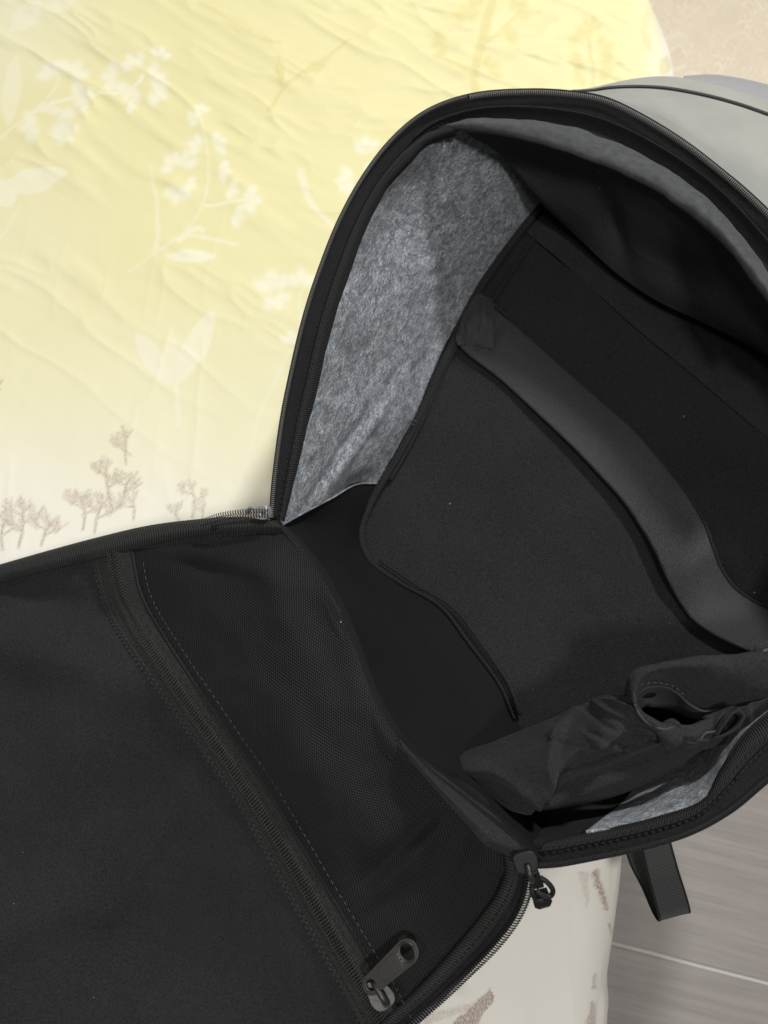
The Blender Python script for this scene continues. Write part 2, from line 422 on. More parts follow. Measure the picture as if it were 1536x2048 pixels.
# floor: wood-look tiles in pale grout
m, nt, b = new_mat('pale_grout', (.62, .60, .55), .8); M['grout'] = m
m, nt, b = new_mat('grey_wood_tile', (.33, .31, .28), .38, 0, .45)
t_ = N(nt, 'ShaderNodeTexCoord'); mp = N(nt, 'ShaderNodeMapping', vector_type='POINT'); mp.inputs['Rotation'].default_value = (0, 0, PH)
nt.links.new(t_.outputs['Object'], mp.inputs[0]); mp2 = N(nt, 'ShaderNodeMapping'); mp2.inputs['Scale'].default_value = (1, 22, 1); nt.links.new(mp.outputs[0], mp2.inputs[0])
n = N(nt, 'ShaderNodeTexNoise', i_Scale=4.0, i_Detail=9.0, i_Roughness=.68, i_Distortion=.25); nt.links.new(mp2.outputs[0], n.inputs['Vector'])
mp3 = N(nt, 'ShaderNodeMapping'); mp3.inputs['Scale'].default_value = (1, 30, 1); nt.links.new(mp.outputs[0], mp3.inputs[0])
n2 = N(nt, 'ShaderNodeTexNoise', i_Scale=12.0, i_Detail=6.0, i_Roughness=.7); nt.links.new(mp3.outputs[0], n2.inputs['Vector'])
k = math_n(nt, 'MULTIPLY_ADD', n2.outputs[0], .35, math_n(nt, 'MULTIPLY', n.outputs[0], .65))
nt.links.new(ramp(nt, k, [(.34, (.26, .235, .215)), (.5, (.325, .293, .27)), (.66, (.385, .35, .325))]), b.inputs['Base Color'])
add_bump(nt, b, k, .2, .001); M['tile'] = m
gp = np.array([.283, -.178, 0])
fl = link(box_mesh('floor', gp - 2.2*E1 - 1.6*E2 - np.array([0, 0, .03]), 4.4*E1, 3.6*E2, np.array([0, 0, .0275])), 'floor', M['grout'])
fl['kind'] = 'structure'
base = None
for j in range(-3, 4):
    for i in range(-1, 2):
        o0 = gp + E2 * (j * .33 + .002) + E1 * (-.75 + i * 1.2 + (.4 if j % 2 else 0)) + np.array([0, 0, -.002])
        if base is None:
            base = box_mesh('tile', np.zeros(3), 1.196*E1, .326*E2, np.array([0, 0, .008]), .001)
            base.materials.append(M['tile'])
        t = bpy.data.objects.new('tile', base); COL.objects.link(t); t.parent = fl; t.location = tuple(o0 - np.array([0, 0, .006]))

# swirled surface, laid flat like a rug to catch the lamps; plain wall behind
m, nt, b = new_mat('swirl_sheet_cream', (.6, .5, .36), .6, 0, .3)
t_ = N(nt, 'ShaderNodeTexCoord'); mp = N(nt, 'ShaderNodeMapping'); nt.links.new(t_.outputs['Object'], mp.inputs[0]); mp.inputs['Scale'].default_value = (1, 1, 1)
n = N(nt, 'ShaderNodeTexNoise', i_Scale=9.0, i_Detail=1.5, i_Distortion=1.8); nt.links.new(mp.outputs[0], n.inputs['Vector'])
s = math_n(nt, 'SINE', math_n(nt, 'MULTIPLY', n.outputs[0], 62.0)); s = math_n(nt, 'POWER', math_n(nt, 'ABSOLUTE', s), 2.5)
nn = N(nt, 'ShaderNodeTexNoise', i_Scale=25.0, i_Detail=3.0); nt.links.new(mp.outputs[0], nn.inputs['Vector'])
nt.links.new(mixc(nt, math_n(nt, 'MULTIPLY', s, math_n(nt, 'MULTIPLY', nn.outputs[0], .85)), (.74, .63, .47), (.93, .87, .73)), b.inputs['Base Color'])
add_bump(nt, b, s, .35, .0012)
swirl_me = box_mesh('swirl_sheet', np.array([.10, .52, .0065]), 1.5*E1, 1.25*E2, np.array([0, 0, .009]), .003)
rg = link(swirl_me, 'swirl_sheet', m); rg['label'] = 'cream surface with fine beige swirls, laid flat as a rug to catch the light beyond the duvet'; rg['category'] = 'rug'
wm = new_mat('plain_wall', (.6, .55, .46), .8)[0]; m = wm
wl = link(box_mesh('wall', np.array([.1, 2.0, 0]) - 1.6*E1, 3.4*E1, .1*E2, np.array([0, 0, 2.4])), 'wall', m); wl['kind'] = 'structure'

# ------------------------------------------------------------------ duvet
eY = [-.9, -.45, -.141, -.062, .1, .3, .55, .715, .80, .88, .98, 1.2]; eX = [.05, .118, .168, .186, .213, .243, .305, .334, .336, .326, .31, .29]
def duvet():
    ny, nx = 900, 600
    Y = np.linspace(-.42, 1.17, ny)[:, None] * np.ones((1, nx))
    ex = np.interp(Y[:, 0], eY, eX)
    k = np.ones(15) / 15; ex = np.convolve(np.pad(ex, 7, mode='edge'), k, 'valid')
    R = .035; flat_n = 540
    s = np.zeros((ny, nx)); Z = np.zeros((ny, nx)); X = np.zeros((ny, nx))
    for j in range(ny):
        fl_ = np.linspace(-.66, ex[j] - R, flat_n); X[j, :flat_n] = fl_
        a = np.linspace(0, math.pi/2, 25)[1:]; X[j, flat_n:flat_n+24] = ex[j] - R + R*np.sin(a); Z[j, flat_n:flat_n+24] = -R + R*np.cos(a)
        dd = np.linspace(0, .30, nx - flat_n - 24 + 1)[1:]; X[j, flat_n+24:] = ex[j] - dd*.06; Z[j, flat_n+24:] = -R - dd
    # folds: broad quilting swells, oriented creases, a gathered knot at the top
    XX, YY = X, Y
    h = .004 * noise2(XX*4 + 3, YY*5 + 9, 1, 3) 
    u = XX*.80 - YY*.60; w = XX*.60 + YY*.80
    h += .0016 * noise2(w*9 + 5, u*4 + 4, 2, 3)
    far = 1/(1+np.exp(-(YY - .45)*12))
    wx = w + .02*noise2(XX*9, YY*9, 8, 2)
    rid = 1 - np.abs(2*noise2(wx*22, u*5 + 2, 3, 3)); h += far * .0048 * (rid**5 - .4)
    rid2 = 1 - np.abs(2*noise2(XX*7 + 2, YY*24 + 2, 5, 3)); h += far * .0042 * (rid2**6 - .5) * np.clip((XX+.2)*4, 0, 1)
    rid3 = 1 - np.abs(2*noise2(XX*26 + 2, YY*6 + 2, 6, 3)); h += (1-far) * .0012 * (rid3**6 - .5)
    h += .0003 * noise2(XX*60, YY*60, 4, 3)
    edge = np.clip((ex[:, None] - X) / .06, 0, 1)
    Z = Z + .7 * h * (.35 + .65*edge)
    side = (np.arange(nx)[None, :] >= flat_n + 12)
    X = X + side * .010 * noise2(YY*18, Z*3, 7, 3)
    G = np.stack([X, Y, BED + Z], -1)
    me = grid_mesh('duvet', G, np.stack([X, Y], -1))
    # the print, laid on the cloth as colour
    F = G.copy(); F[..., 2] = BED
    P = W2P(F); px, py = P[..., 0], P[..., 1]
    warp = 6
    qx = px + warp*noise2(px/40, py/40, 11, 2); qy = py + warp*noise2(px/40, py/40, 12, 2)
    white = np.zeros((ny, nx)); olive = np.zeros((ny, nx)); brown = np.zeros((ny, nx))
    def stem(mask, pts, w, val=1.0, soft=.35, w2=None):
        c = cr(pts, 40); x0, y0 = c.min(0) - 40; x1, y1 = c.max(0) + 40
        sel = (qx > x0) & (qx < x1) & (qy > y0) & (qy < y1)
        if not sel.any(): return
        x, y = qx[sel], qy[sel]; best = np.zeros(x.shape)
        for i in range(39):
            a, b_ = c[i], c[i+1]; d = b_ - a; L = d.dot(d) + 1e-9
            t = np.clip(((x-a[0])*d[0] + (y-a[1])*d[1]) / L, 0, 1)
            dist = np.hypot(x - a[0] - t*d[0], y - a[1] - t*d[1]); f = (i + t)/39
            ww = w + ((w2 if w2 is not None else w) - w)*f
            best = np.maximum(best, np.clip((ww - dist)/(ww*soft + 3) + .5, 0, 1))
        mask[sel] = np.maximum(mask[sel], best*val)
    def leaf(mask, x, y, ang, L, w, val=1.0):
        """pointed leaf growing from x,y"""
        sel = (abs(qx-x) < L*1.2) & (abs(qy-y) < L*1.2)
        if not sel.any(): return
        a = math.radians(ang); dx, dy = qx[sel]-x, qy[sel]-y
        u = (dx*math.cos(a) + dy*math.sin(a))/L; v = (-dx*math.sin(a) + dy*math.cos(a))
        prof = w*np.sin(np.clip(u, 0, 1)*math.pi)**.8
        k = np.clip((prof - np.abs(v))/5 + .5, 0, 1)*(u > 0)*(u < 1)*(.8 + .2*np.clip(np.abs(v)/4, 0, 1))
        mask[sel] = np.maximum(mask[sel], k*val)
    def blossom(mask, x, y, ang, r, val=1.0, n=3):
        for i in range(n):
            a = ang + (i - (n-1)/2)*55
            cx, cy = x + r*.62*math.cos(math.radians(a)), y + r*.62*math.sin(math.radians(a))
            sel = (abs(qx-cx) < r*2) & (abs(qy-cy) < r*2)
            if not sel.any(): continue
            g = gauss(qx[sel], qy[sel], cx, cy, r*.62, r*.42, a)
            mask[sel] = np.maximum(mask[sel], np.clip((g-.22)*1.7, 0, 1)*val)
    # pale sprays on the yellow
    stem(white, [(0,275),(60,225),(110,170),(120,120)], 2.4, .7); stem(white, [(60,225),(150,190)], 3)
    for x,y,a,r in [(105,150,-120,30),(140,150,-60,34),(145,195,-10,36),(75,250,170,34),(110,245,20,40),(95,225,-70,24),(125,265,40,26)]: blossom(white,x,y,a,r)
    leaf(white,12,255,-82,150,20,.6); leaf(white,0,375,-12,140,24,.8); leaf(white,-20,400,-30,60,30,.8); stem(white,[(0,480),(40,410)],3,.5)
    stem(white, [(175,190),(230,185),(275,165),(285,150)], 3)
    for x,y,a,r in [(235,155,-170,30),(262,170,120,30),(270,135,-120,26),(300,158,-20,30),(305,180,30,30),(318,118,-70,22),(255,210,10,18)]: blossom(white,x,y,a,r)
    stem(white, [(255,545),(310,505),(375,455),(410,390),(415,310),(405,240)], 2.0, .7)
    stem(white, [(312,505),(316,440),(300,330)], 6, .6, w2=2); leaf(white,330,512,0,105,13); stem(white,[(355,480),(395,455),(405,460)],5,.8); stem(white,[(370,470),(430,478),(470,490)],4,.7)
    stem(white, [(410,410),(470,400),(495,398)], 2.5)
    for x,y,a,r in [(400,240,-150,20),(404,222,-80,16),(390,232,150,14),(400,295,-160,24),(430,292,-20,24),(350,330,-140,26),(365,330,-70,26),(355,375,100,28),(372,365,20,20),(438,340,10,22),(455,375,20,20),(490,400,0,30),(468,428,20,24)]: blossom(white,x,y,a,r)
    stem(white, [(600,340),(625,410),(665,450)], 8, .7, w2=4)
    for x,y,a,r in [(705,355,170,30),(735,300,-100,26),(690,360,120,20),(548,580,-100,38),(548,590,60,30),(602,570,-90,30),(580,688,-90,22),(730,340,0,20)]: blossom(white,x,y,a,r)
    stem(white, [(660,520),(600,590),(600,640),(560,900)], 2.5, .6); stem(white,[(580,700),(530,800),(470,1000)],2.5,.5)
    leaf(white,345,770,-125,130,20,.75); leaf(white,350,770,-62,170,24,.75); leaf(white,352,770,-95,110,16,.6); stem(white,[(350,770),(358,850)],5,.6)
    leaf(white,20,60,-40,90,22,.6); leaf(white,90,20,-15,60,16,.6)
    # tone on tone sprays near the head of the bed
    stem(olive, [(952,185),(950,150),(965,80),(985,0)], 9, .8); stem(olive,[(950,150),(905,125),(870,110)],6,.7,w2=3); stem(olive,[(960,95),(1000,60),(1040,20)],5,.7,w2=3)
    for x,y,a,r in [(935,40,-100,30),(892,85,170,28),(975,140,-30,28),(1030,20,-40,30),(1010,70,-20,24),(960,10,-140,26)]: blossom(olive,x,y,a,r,.75)
    stem(olive, [(1188,185),(1182,120),(1175,60)], 4, .7)
    for x,y,a,r in [(1170,75,-120,28),(1162,120,170,22),(1200,100,-20,26),(1200,135,10,26),(1180,55,-70,22),(1165,150,150,18)]: blossom(olive,x,y,a,r,.75)
    stem(olive, [(535,222),(565,180),(600,150),(700,80)], 4, .7, w2=3); leaf(olive,565,180,-95,70,8,.8); leaf(olive,600,150,-30,70,10,.6)
    stem(olive, [(400,5),(440,30),(500,70),(560,90)], 4, .55); leaf(olive,1320,150,-60,60,12,.9); leaf(olive,1305,110,-110,60,8,.7); leaf(olive,1290,60,-80,50,8,.5)
    # brown sprigs
    def sprig(x, y, top, n, sc, seed):
        """stem with fan-shaped florets made of fine strokes"""
        rs = np.random.RandomState(seed)
        stem(brown, [(x, y), ((x+top[0])/2 + rs.uniform(-5,5), (y+top[1])/2), top], 1.8*sc, .8)
        for i in range(n):
            t = 1 - i*.75/max(1, n); sd = (-1)**i*(0 if i == 0 else 1)
            bx, by = x + (top[0]-x)*t, y + (top[1]-y)*t
            hx, hy = bx + sd*rs.uniform(12, 24)*sc, by - (0 if i == 0 else rs.uniform(4, 12))*sc
            if i: stem(brown, [(bx, by), (hx, hy)], 1.5*sc, .7)
            for k in range(11):
                a = math.radians(-90 + sd*15 + rs.uniform(-42, 42)); L = rs.uniform(12, 27)*sc
                ex_, ey_ = hx + L*math.cos(a), hy + 6*sc + L*math.sin(a)
                stem(brown, [(hx + rs.uniform(-3,3), hy + 6*sc), ((hx+ex_)/2 + rs.uniform(-3,3), (hy+6*sc+ey_)/2), (ex_, ey_)], .8*sc, rs.uniform(.25, .7), w2=1.9*sc)
    sprig(252,930,(252,870),2,1.0,1); sprig(222,1015,(212,935),3,1.2,2); sprig(238,1010,(258,960),3,1.1,3); sprig(165,1060,(165,1000),3,1.2,4)
    sprig(190,1065,(205,1005),3,1.2,5); sprig(38,1095,(48,1020),4,1.3,6); sprig(5,1100,(12,1040),3,1.2,7); sprig(385,1035,(383,975),3,.9,8)
    sprig(360,1040,(355,1015),2,.8,9); sprig(402,1036,(405,1015),2,.7,10); sprig(0,780,(-6,770),2,.8,11); sprig(85,1090,(100,1050),3,1.2,12); sprig(270,1040,(262,1000),2,1.1,13)
    sprig(262,910,(240,890),2,.8,21)
    def bract(x, y, ang, L, w, val, seed):
        sel = (abs(qx-x) < L*1.2) & (abs(qy-y) < L*1.2)
        if not sel.any(): return
        a = math.radians(ang); dx, dy = qx[sel]-x, qy[sel]-y
        u = (dx*math.cos(a)+dy*math.sin(a))/L; v = (-dx*math.sin(a)+dy*math.cos(a))
        fr = .75 + .5*noise2(u*16, v/5, seed, 2)
        k = np.clip((w*fr*(1-u)**.7 - np.abs(v))/4, 0, 1)*(u > 0)*(u < 1)
        brown[sel] = np.maximum(brown[sel], k*val)
    bract(880,2110,-50,215,38,.85,1); bract(850,2040,-18,150,18,.35,2); bract(1190,1740,72,170,15,.8,3); bract(1168,1740,85,90,18,.35,4)
    bract(1180,2110,-85,190,22,.55,5); bract(1165,2070,-60,70,12,.4,6)
    for mk in (white, olive, brown):
        pass
    # ground colour: yellow fading into cream toward the foot and the side
    g = 1/(1+np.exp(-(py - (820 + .12*(px-300) + 60*noise2(px/260, py/260, 20, 2)))/110))
    g = np.maximum(g, 1/(1+np.exp(-(px - 1315 + .0*py)/14)))
    g = np.maximum(g, .55*np.exp(-((px+60)/200)**2 - ((py-20)/140)**2))
    g = np.maximum(g, .25*np.exp(-((px-40)/180)**2 - ((py-560)/240)**2))
    col = np.zeros((ny, nx, 4)); col[..., 3] = 1
    yel = np.array([.78, .715, .385]); cream = np.array([.86, .825, .735])
    # a green-yellow cast between the two grounds
    mid = np.exp(-((g-.5)/.3)**2)[..., None]
    C = yel*(1-g[..., None]) + cream*g[..., None]; C = C*(1 - mid*.5) + np.array([.80, .76, .47])*mid*.5
    C = C*(1 + .03*noise2(px/150, py/150, 30, 3)[..., None])
    k = (white*.62)[..., None]; C = C*(1-k) + np.array([.88, .85, .70])*k
    k = (olive*.42)[..., None]; C = C*(1-k) + np.array([.60, .50, .13])*k
    col[..., :3] = C
    ca = me.color_attributes.new('print', 'FLOAT_COLOR', 'POINT'); ca.data.foreach_set('color', col.reshape(-1))
    bc = np.ones((ny, nx, 4)); bc[..., 0] = bc[..., 1] = bc[..., 2] = brown
    cb = me.color_attributes.new('sprigs', 'FLOAT_COLOR', 'POINT'); cb.data.foreach_set('color', bc.reshape(-1))
    m, nt, b = new_mat('printed_cotton', (.8, .7, .3), .55, .1, .25)
    a1 = N(nt, 'ShaderNodeVertexColor', layer_name='print'); a2 = N(nt, 'ShaderNodeVertexColor', layer_name='sprigs')
    uv, ob, u, v = uvxy(nt)
    mp = N(nt, 'ShaderNodeMapping'); mp.inputs['Scale'].default_value = (1, .55, 1); mp.inputs['Rotation'].default_value = (0, 0, .5); nt.links.new(uv, mp.inputs[0])
    n = N(nt, 'ShaderNodeTexNoise', i_Scale=900.0, i_Detail=2.0); nt.links.new(mp.outputs[0], n.inputs['Vector'])
    sep = N(nt, 'ShaderNodeSeparateColor'); nt.links.new(a2.outputs[0], sep.inputs[0])
    k = math_n(nt, 'MULTIPLY', sep.outputs[0], math_n(nt, 'MULTIPLY_ADD', n.outputs[0], 2.6, -.5)); k = math_n(nt, 'MINIMUM', math_n(nt, 'MAXIMUM', k, 0), .85)
    nt.links.new(mixc(nt, k, a1.outputs[0], (.34, .22, .17)), b.inputs['Base Color'])
    n = N(nt, 'ShaderNodeTexNoise', i_Scale=45.0, i_Detail=5.0, i_Distortion=.6); nt.links.new(ob, n.inputs['Vector']); add_bump(nt, b, n.outputs[0], .1, .003)
    n = N(nt, 'ShaderNodeTexNoise', i_Scale=1200.0); nt.links.new(ob, n.inputs['Vector']); add_bump(nt, b, n.outputs[0], .1, .0002)
    o = link(me, 'duvet', m)
    o['label'] = 'yellow duvet fading to cream with white sprays and brown sprigs, spread under the open backpack'; o['category'] = 'duvet'
duvet()

# ------------------------------------------------------------------ backpack
bag = bpy.data.objects.new('backpack', None); COL.objects.link(bag)
bag['label'] = 'black backpack lying unzipped on the duvet with grey felt sides and mesh pocket flap'; bag['category'] = 'backpack'
def part(name, **k):
    pass

# -- the zipped rim, from the left hinge corner round the top and back to the right hinge corner
RIM = [(543,1035,.187),(549,960,.19),(563,850,.192),(580,760,.195),(608,640,.2),(640,540,.202),(680,440,.204),(730,350,.205),(790,274,.205),(860,220,.205),(950,190,.205),(1060,182,.205),(1150,187,.205),(1215,200,.205),(1290,236,.205),(1370,286,.205),(1440,340,.205),(1505,395,.205),(1590,480,.204),(1740,650,.2),(1850,850,.2),(1860,1100,.198),(1760,1340,.195),(1630,1480,.19),(1530,1562,.19),(1460,1620,.19),(1380,1664,.19),(1290,1692,.19),(1200,1712,.188),(1120,1727,.187),(1066,1731,.186)]
# inner edge of the zip tape and then of the ribbed binding
BI = [(568,1042,.180),(590,960,.18),(612,860,.181),(634,770,.182),(662,660,.184),(690,570,.186),(728,465,.188),(768,385,.189),(815,330,.19),(868,276,.192),(960,246,.193),(1060,246,.193),(1150,262,.193),(1210,282,.193),(1280,312,.192),(1350,352,.192),(1415,400,.192),(1470,460,.191),(1540,550,.19),(1670,690,.19),(1780,860,.188),(1790,1080,.187),(1690,1290,.185),(1570,1400,.183),(1490,1468,.18),(1438,1548,.182),(1400,1604,.182),(1290,1640,.182),(1190,1662,.18),(1130,1674,.18),(1090,1684,.18)]
nR = 420
rim = cr(RIM, nR); bi = cr(BI, nR)
# correspond the two by control parameter
def resamp(ctrl, n):
    seg = len(ctrl) - 1; c = cr(ctrl, 24*seg)
    q = np.array(ctrl, float); out = []
    from math import floor
    ts = np.linspace(0, seg, n); P_ = q
    res = np.zeros((n, q.shape[1]))
    qq = np.vstack([2*q[0]-q[1], q, 2*q[-1]-q[-2]])
    for k, t in enumerate(ts):
        i = min(int(t), seg-1); s = t - i; p0, p1, p2, p3 = qq[i], qq[i+1], qq[i+2], qq[i+3]
        res[k] = .5*((2*p1) + (-p0+p2)*s + (2*p0-5*p1+4*p2-p3)*s*s + (-p0+3*p1-3*p2+p3)*s**3)
    return res
rimP = resamp(RIM, nR); biP = resamp(BI, nR)
def between(t, dh=0): 
    g = rimP*(1-t) + biP*t; g = g.copy(); g[:, 2] += dh; return g
tapeG = P2W(np.stack([between(t, dh) for t, dh in ((0, -.002), (.04, .0), (.2, -.001), (.4, -.001), (.56, .0))]))
patch('zipper_tape', tapeG, M['tape'], bag, .0012)
bw = noise2(np.linspace(0, 30, nR), np.zeros(nR), 44, 3)*10
bindG = []
for t, dh in ((.54, .0005), (.6, .0025), (.75, .004), (.9, .003), (1.0, -.001), (1.04, -.006)):
    g = between(t, dh); g[:, 1] += bw*t*.35; g[:, 0] += bw*t*.25; bindG.append(g)
bG = P2W(np.stack(bindG)); bG[:, :, 2] -= (.007*np.clip((np.arange(nR)-112)/22, 0, 1)*(np.arange(nR) < 135))[None]
patch('ribbed_binding', bG[:, :134], M['binding'], bag, .001)
patch('ribbed_binding', bG[:, 325:], M['binding'], bag, .001)
rimW = P2W(rimP)
cut = int(nR*.33)
coil('zipper_teeth', rimW[:cut], M['teeth_warm'], bag, pitch=.0013, w=.0010, hh=.0010, lift=.0010)
coil('zipper_teeth', P2W(between(.05))[cut:int(nR*.66)], M['teeth_warm'], bag, pitch=.0015, w=.0016, hh=.0012, lift=.0014, fat=.34)
coil('zipper_teeth', P2W(between(.02))[int(nR*.66):], M['teeth'], bag, pitch=.0012, w=.0011, hh=.0008, lift=.0005)
tube('rim_piping', offset_path(rimW, 0, -.002), .0018, M['tape'], bag, 8)
for t in (.50, .66):
    g = between(t, .0012 if t < .6 else .0042); g[:, 1] += bw*t*.35; g[:, 0] += bw*t*.25
    g = P2W(g)
    stitches(g[:130], bag, M['stitch_dark'], lift=.0003); stitches(g[330:], bag, M['stitch_dark'], lift=.0003)

# -- outer shell going down to the bed
def drop(p, h, inset):
    w = P2W(p); c = w.mean(0); d = w - c; d[:, 2] = 0; L = np.linalg.norm(d, axis=1, keepdims=True)
    sg = np.clip(1 - (w[:, :1] - .15)/.08, 0, 1); tp_ = np.clip((w[:, 1:2] - .30)/.14, 0, 1); tp_ = tp_*tp_*(3-2*tp_); out_ = tp_*inset*3.2; q = w - d/L*(inset*sg*(1-tp_)) + np.array([[.18, .98, 0]])*out_ + np.array([[1., 0, 0]])*np.clip((w[:, :1] - .2)/.08, 0, 1)*inset*2.6; q[:, 2] = BED + h; return q
HINGE = [(1062,1722,.186),(1000,1652,.185),(925,1590,.185),(850,1530,.184),(785,1470,.184),(745,1400,.184),(705,1300,.184),(660,1190,.184),(610,1110,.184),(570,1062,.184)]
ring = np.vstack([rimP, resamp(HINGE, 90)])
shell = np.stack([P2W(ring + np.array([0, 0, -.004])), drop(ring, .14, .012), drop(ring, .07, .025), drop(ring, .012, .04)])
G = loft(list(shell), len(ring), 20)
G = np.concatenate([G, G[:, :1]], 1)
o = patch('outer_shell', G, M['tape'], bag, .002)
bm = bmesh.new(); vs = [bm.verts.new(tuple(v)) for v in G[-1, :-1]]; bm.faces.new(vs); me = bpy.data.meshes.new('back_pad'); bm.to_mesh(me); bm.free(); link(me, 'back_pad', M['tape'], bag)

# -- pale grey top panel seen beyond the rim
RT = [(1140,184,.2035),(1180,190,.2035),(1240,209,.2035),(1300,239,.2035),(1370,284,.2035),(1440,338,.2035),(1505,393,.2035),(1580,473,.2035),(1680,620,.2)]
MD = [(1142,184,.203),(1185,187,.203),(1235,193,.203),(1290,207,.204),(1350,230,.205),(1420,262,.205),(1500,305,.205),(1590,360,.203),(1720,480,.2)]
L1 = [(1144,185,.198),(1186,183,.195),(1215,178,.192),(1270,175,.19),(1330,178,.188),(1400,190,.186),(1470,208,.184),(1540,232,.182),(1720,300,.18)]
L2 = [(1150,188,.185),(1200,178,.18),(1240,168,.175),(1285,160,.17),(1325,157,.168),(1365,160,.166),(1430,174,.162),(1540,204,.158),(1720,262,.15)]
L3 = [(1180,230,.12),(1210,225,.12),(1250,220,.12),(1290,215,.12),(1330,210,.12),(1370,210,.12),(1430,220,.12),(1540,240,.12),(1720,300,.12)]
L4 = [(p[0]-20, p[1]+90, .03) for p in L3]
G = P2W(loft([RT, MD, L1], 140, 50)); n = normals(G)
uu = np.linspace(0, 1, 140)[None]; vv = np.linspace(0, 1, 50)[:, None]
G = G + n*(.0022*noise2(uu*5 + vv, vv*3 + 1, 51, 3) * np.sin(vv*math.pi))[..., None]
patch('top_panel', G, M['shell'], bag, .0015)
G = P2W(loft([L1, L2, L3, L4], 140, 50)); patch('back_gusset', G, M['shell'], bag, .0015)
tube('piping', P2W(cr(L1, 160)), .0019, M['plastic'], bag, 8)
l2b = [(x, y+3, h+.001) for x, y, h in L2[4:]]; tube('piping', P2W(cr(l2b, 100)), .0012, M['strapgrey'], bag, 8)
g = resamp(L1, 120); h2 = resamp(L2, 120)
for t in (.35, .5): 
    q = g*(1-t) + h2*t; q[:, 2] += .001
    pass
SR = [[(1368,166,.15),(1420,176,.15),(1500,198,.15),(1600,226,.15)], [(1362,162,.14),(1410,157,.145),(1480,166,.145),(1560,190,.145),(1640,210,.145)], [(1372,166,.125),(1420,160,.13),(1490,172,.13),(1570,200,.13),(1640,215,.13)]]
SR = [[(1366,165,.152),(1430,180,.15),(1540,210,.148),(1700,262,.145)], [(1366,160,.148),(1430,160,.146),(1540,182,.144),(1700,235,.14)], [(1368,160,.135),(1430,157,.13),(1540,178,.128),(1700,230,.125)], [(1370,190,.10),(1430,190,.10),(1540,210,.10),(1700,260,.10)]]
patch('shoulder_strap', P2W(loft(SR, 80, 24)), M['strapgrey'], bag, .003)

# -- back panel with the seams round it
backF = TPS([(720,1080,.048),(800,900,.05),(950,600,.052),(1080,400,.055),(860,1200,.048),(1020,1430,.05),(1000,1000,.042),(1200,800,.04),(1100,1250,.043),(1350,1000,.038),(1500,1300,.045),(1500,600,.05),(1300,400,.055),(1700,800,.06),(1200,1500,.05),(1500,1500,.06)])
rows = [[(640,1080),(760,930),(870,720),(960,570),(1040,450),(1150,300)], [(700,1180),(860,1050),(1000,850),(1120,640),(1230,460),(1330,300)], [(850,1300),(1020,1150),(1180,950),(1330,720),(1420,520),(1480,360)], [(960,1450),(1130,1320),(1320,1120),(1480,880),(1570,660),(1600,500)], [(1040,1590),(1250,1520),(1500,1350),(1620,1150),(1680,900),(1680,700)]]
gp_ = loft([[(x, y, 0) for x, y in r] for r in rows], 160, 140)
hh = backF(gp_[..., 0], gp_[..., 1])
X, Y = gp_[..., 0], gp_[..., 1]
hh += .003*gauss(X, Y, 1180, 560, 60, 260, 35) - .0025*gauss(X, Y, 1090, 540, 40, 160, 30) + .0022*noise2(X/170, Y/170, 61, 3) - .0016*gauss(X, Y, 1175, 1225, 12, 60, -38)
gp_[..., 2] = hh
patch('back_panel', P2W(gp_), M['lining'], bag, .002)

# -- left side: felt wall from the binding down to the seam
FR = [[(562,1050,.178),(612,1022,.150),(665,994,.115),(712,968,.080),(757,966,.052)],
      [(580,985,.178),(640,960,.145),(700,945,.11),(745,930,.08),(778,930,.052)],
      [(606,870,.179),(670,860,.145),(735,850,.11),(790,845,.08),(828,842,.053)],
      [(640,735,.180),(700,728,.15),(765,725,.115),(825,715,.085),(878,715,.054)],
      [(678,600,.183),(740,590,.155),(815,590,.12),(885,590,.085),(945,592,.055)],
      [(722,470,.186),(780,460,.16),(860,480,.125),(945,500,.09),(1012,500,.057)],
      [(775,370,.188),(830,370,.165),(910,390,.135),(1000,405,.10),(1085,408,.062)],
      [(850,290,.190),(890,300,.17),(960,310,.145),(1050,330,.115),(1140,340,.08)],
      [(880,240,.19),(930,250,.175),(1010,270,.15),(1100,290,.12),(1190,300,.09)]]
G0 = loft(FR, 120, 220); G = P2W(G0); n = normals(G); X, Y = G0[..., 0], G0[..., 1]
d = .004*noise2(X/90, Y/90, 71, 3) + .0035*gauss(X, Y, 720, 880, 120, 12, -55) - .003*gauss(X, Y, 690, 900, 130, 12, -55) + .003*gauss(X, Y, 960, 350, 60, 30, 45) - .0025*gauss(X, Y, 860, 700, 15, 60, 20)
G = G + n*d[..., None]
patch('felt_side', G, M['felt'], bag, .002)
tube('felt_cut_edge', P2W(cr(FR[0], 60)) + normals(P2W(loft(FR[:2], 60, 5)))[0]*.0006, .0008, M['felt'], bag, 6)

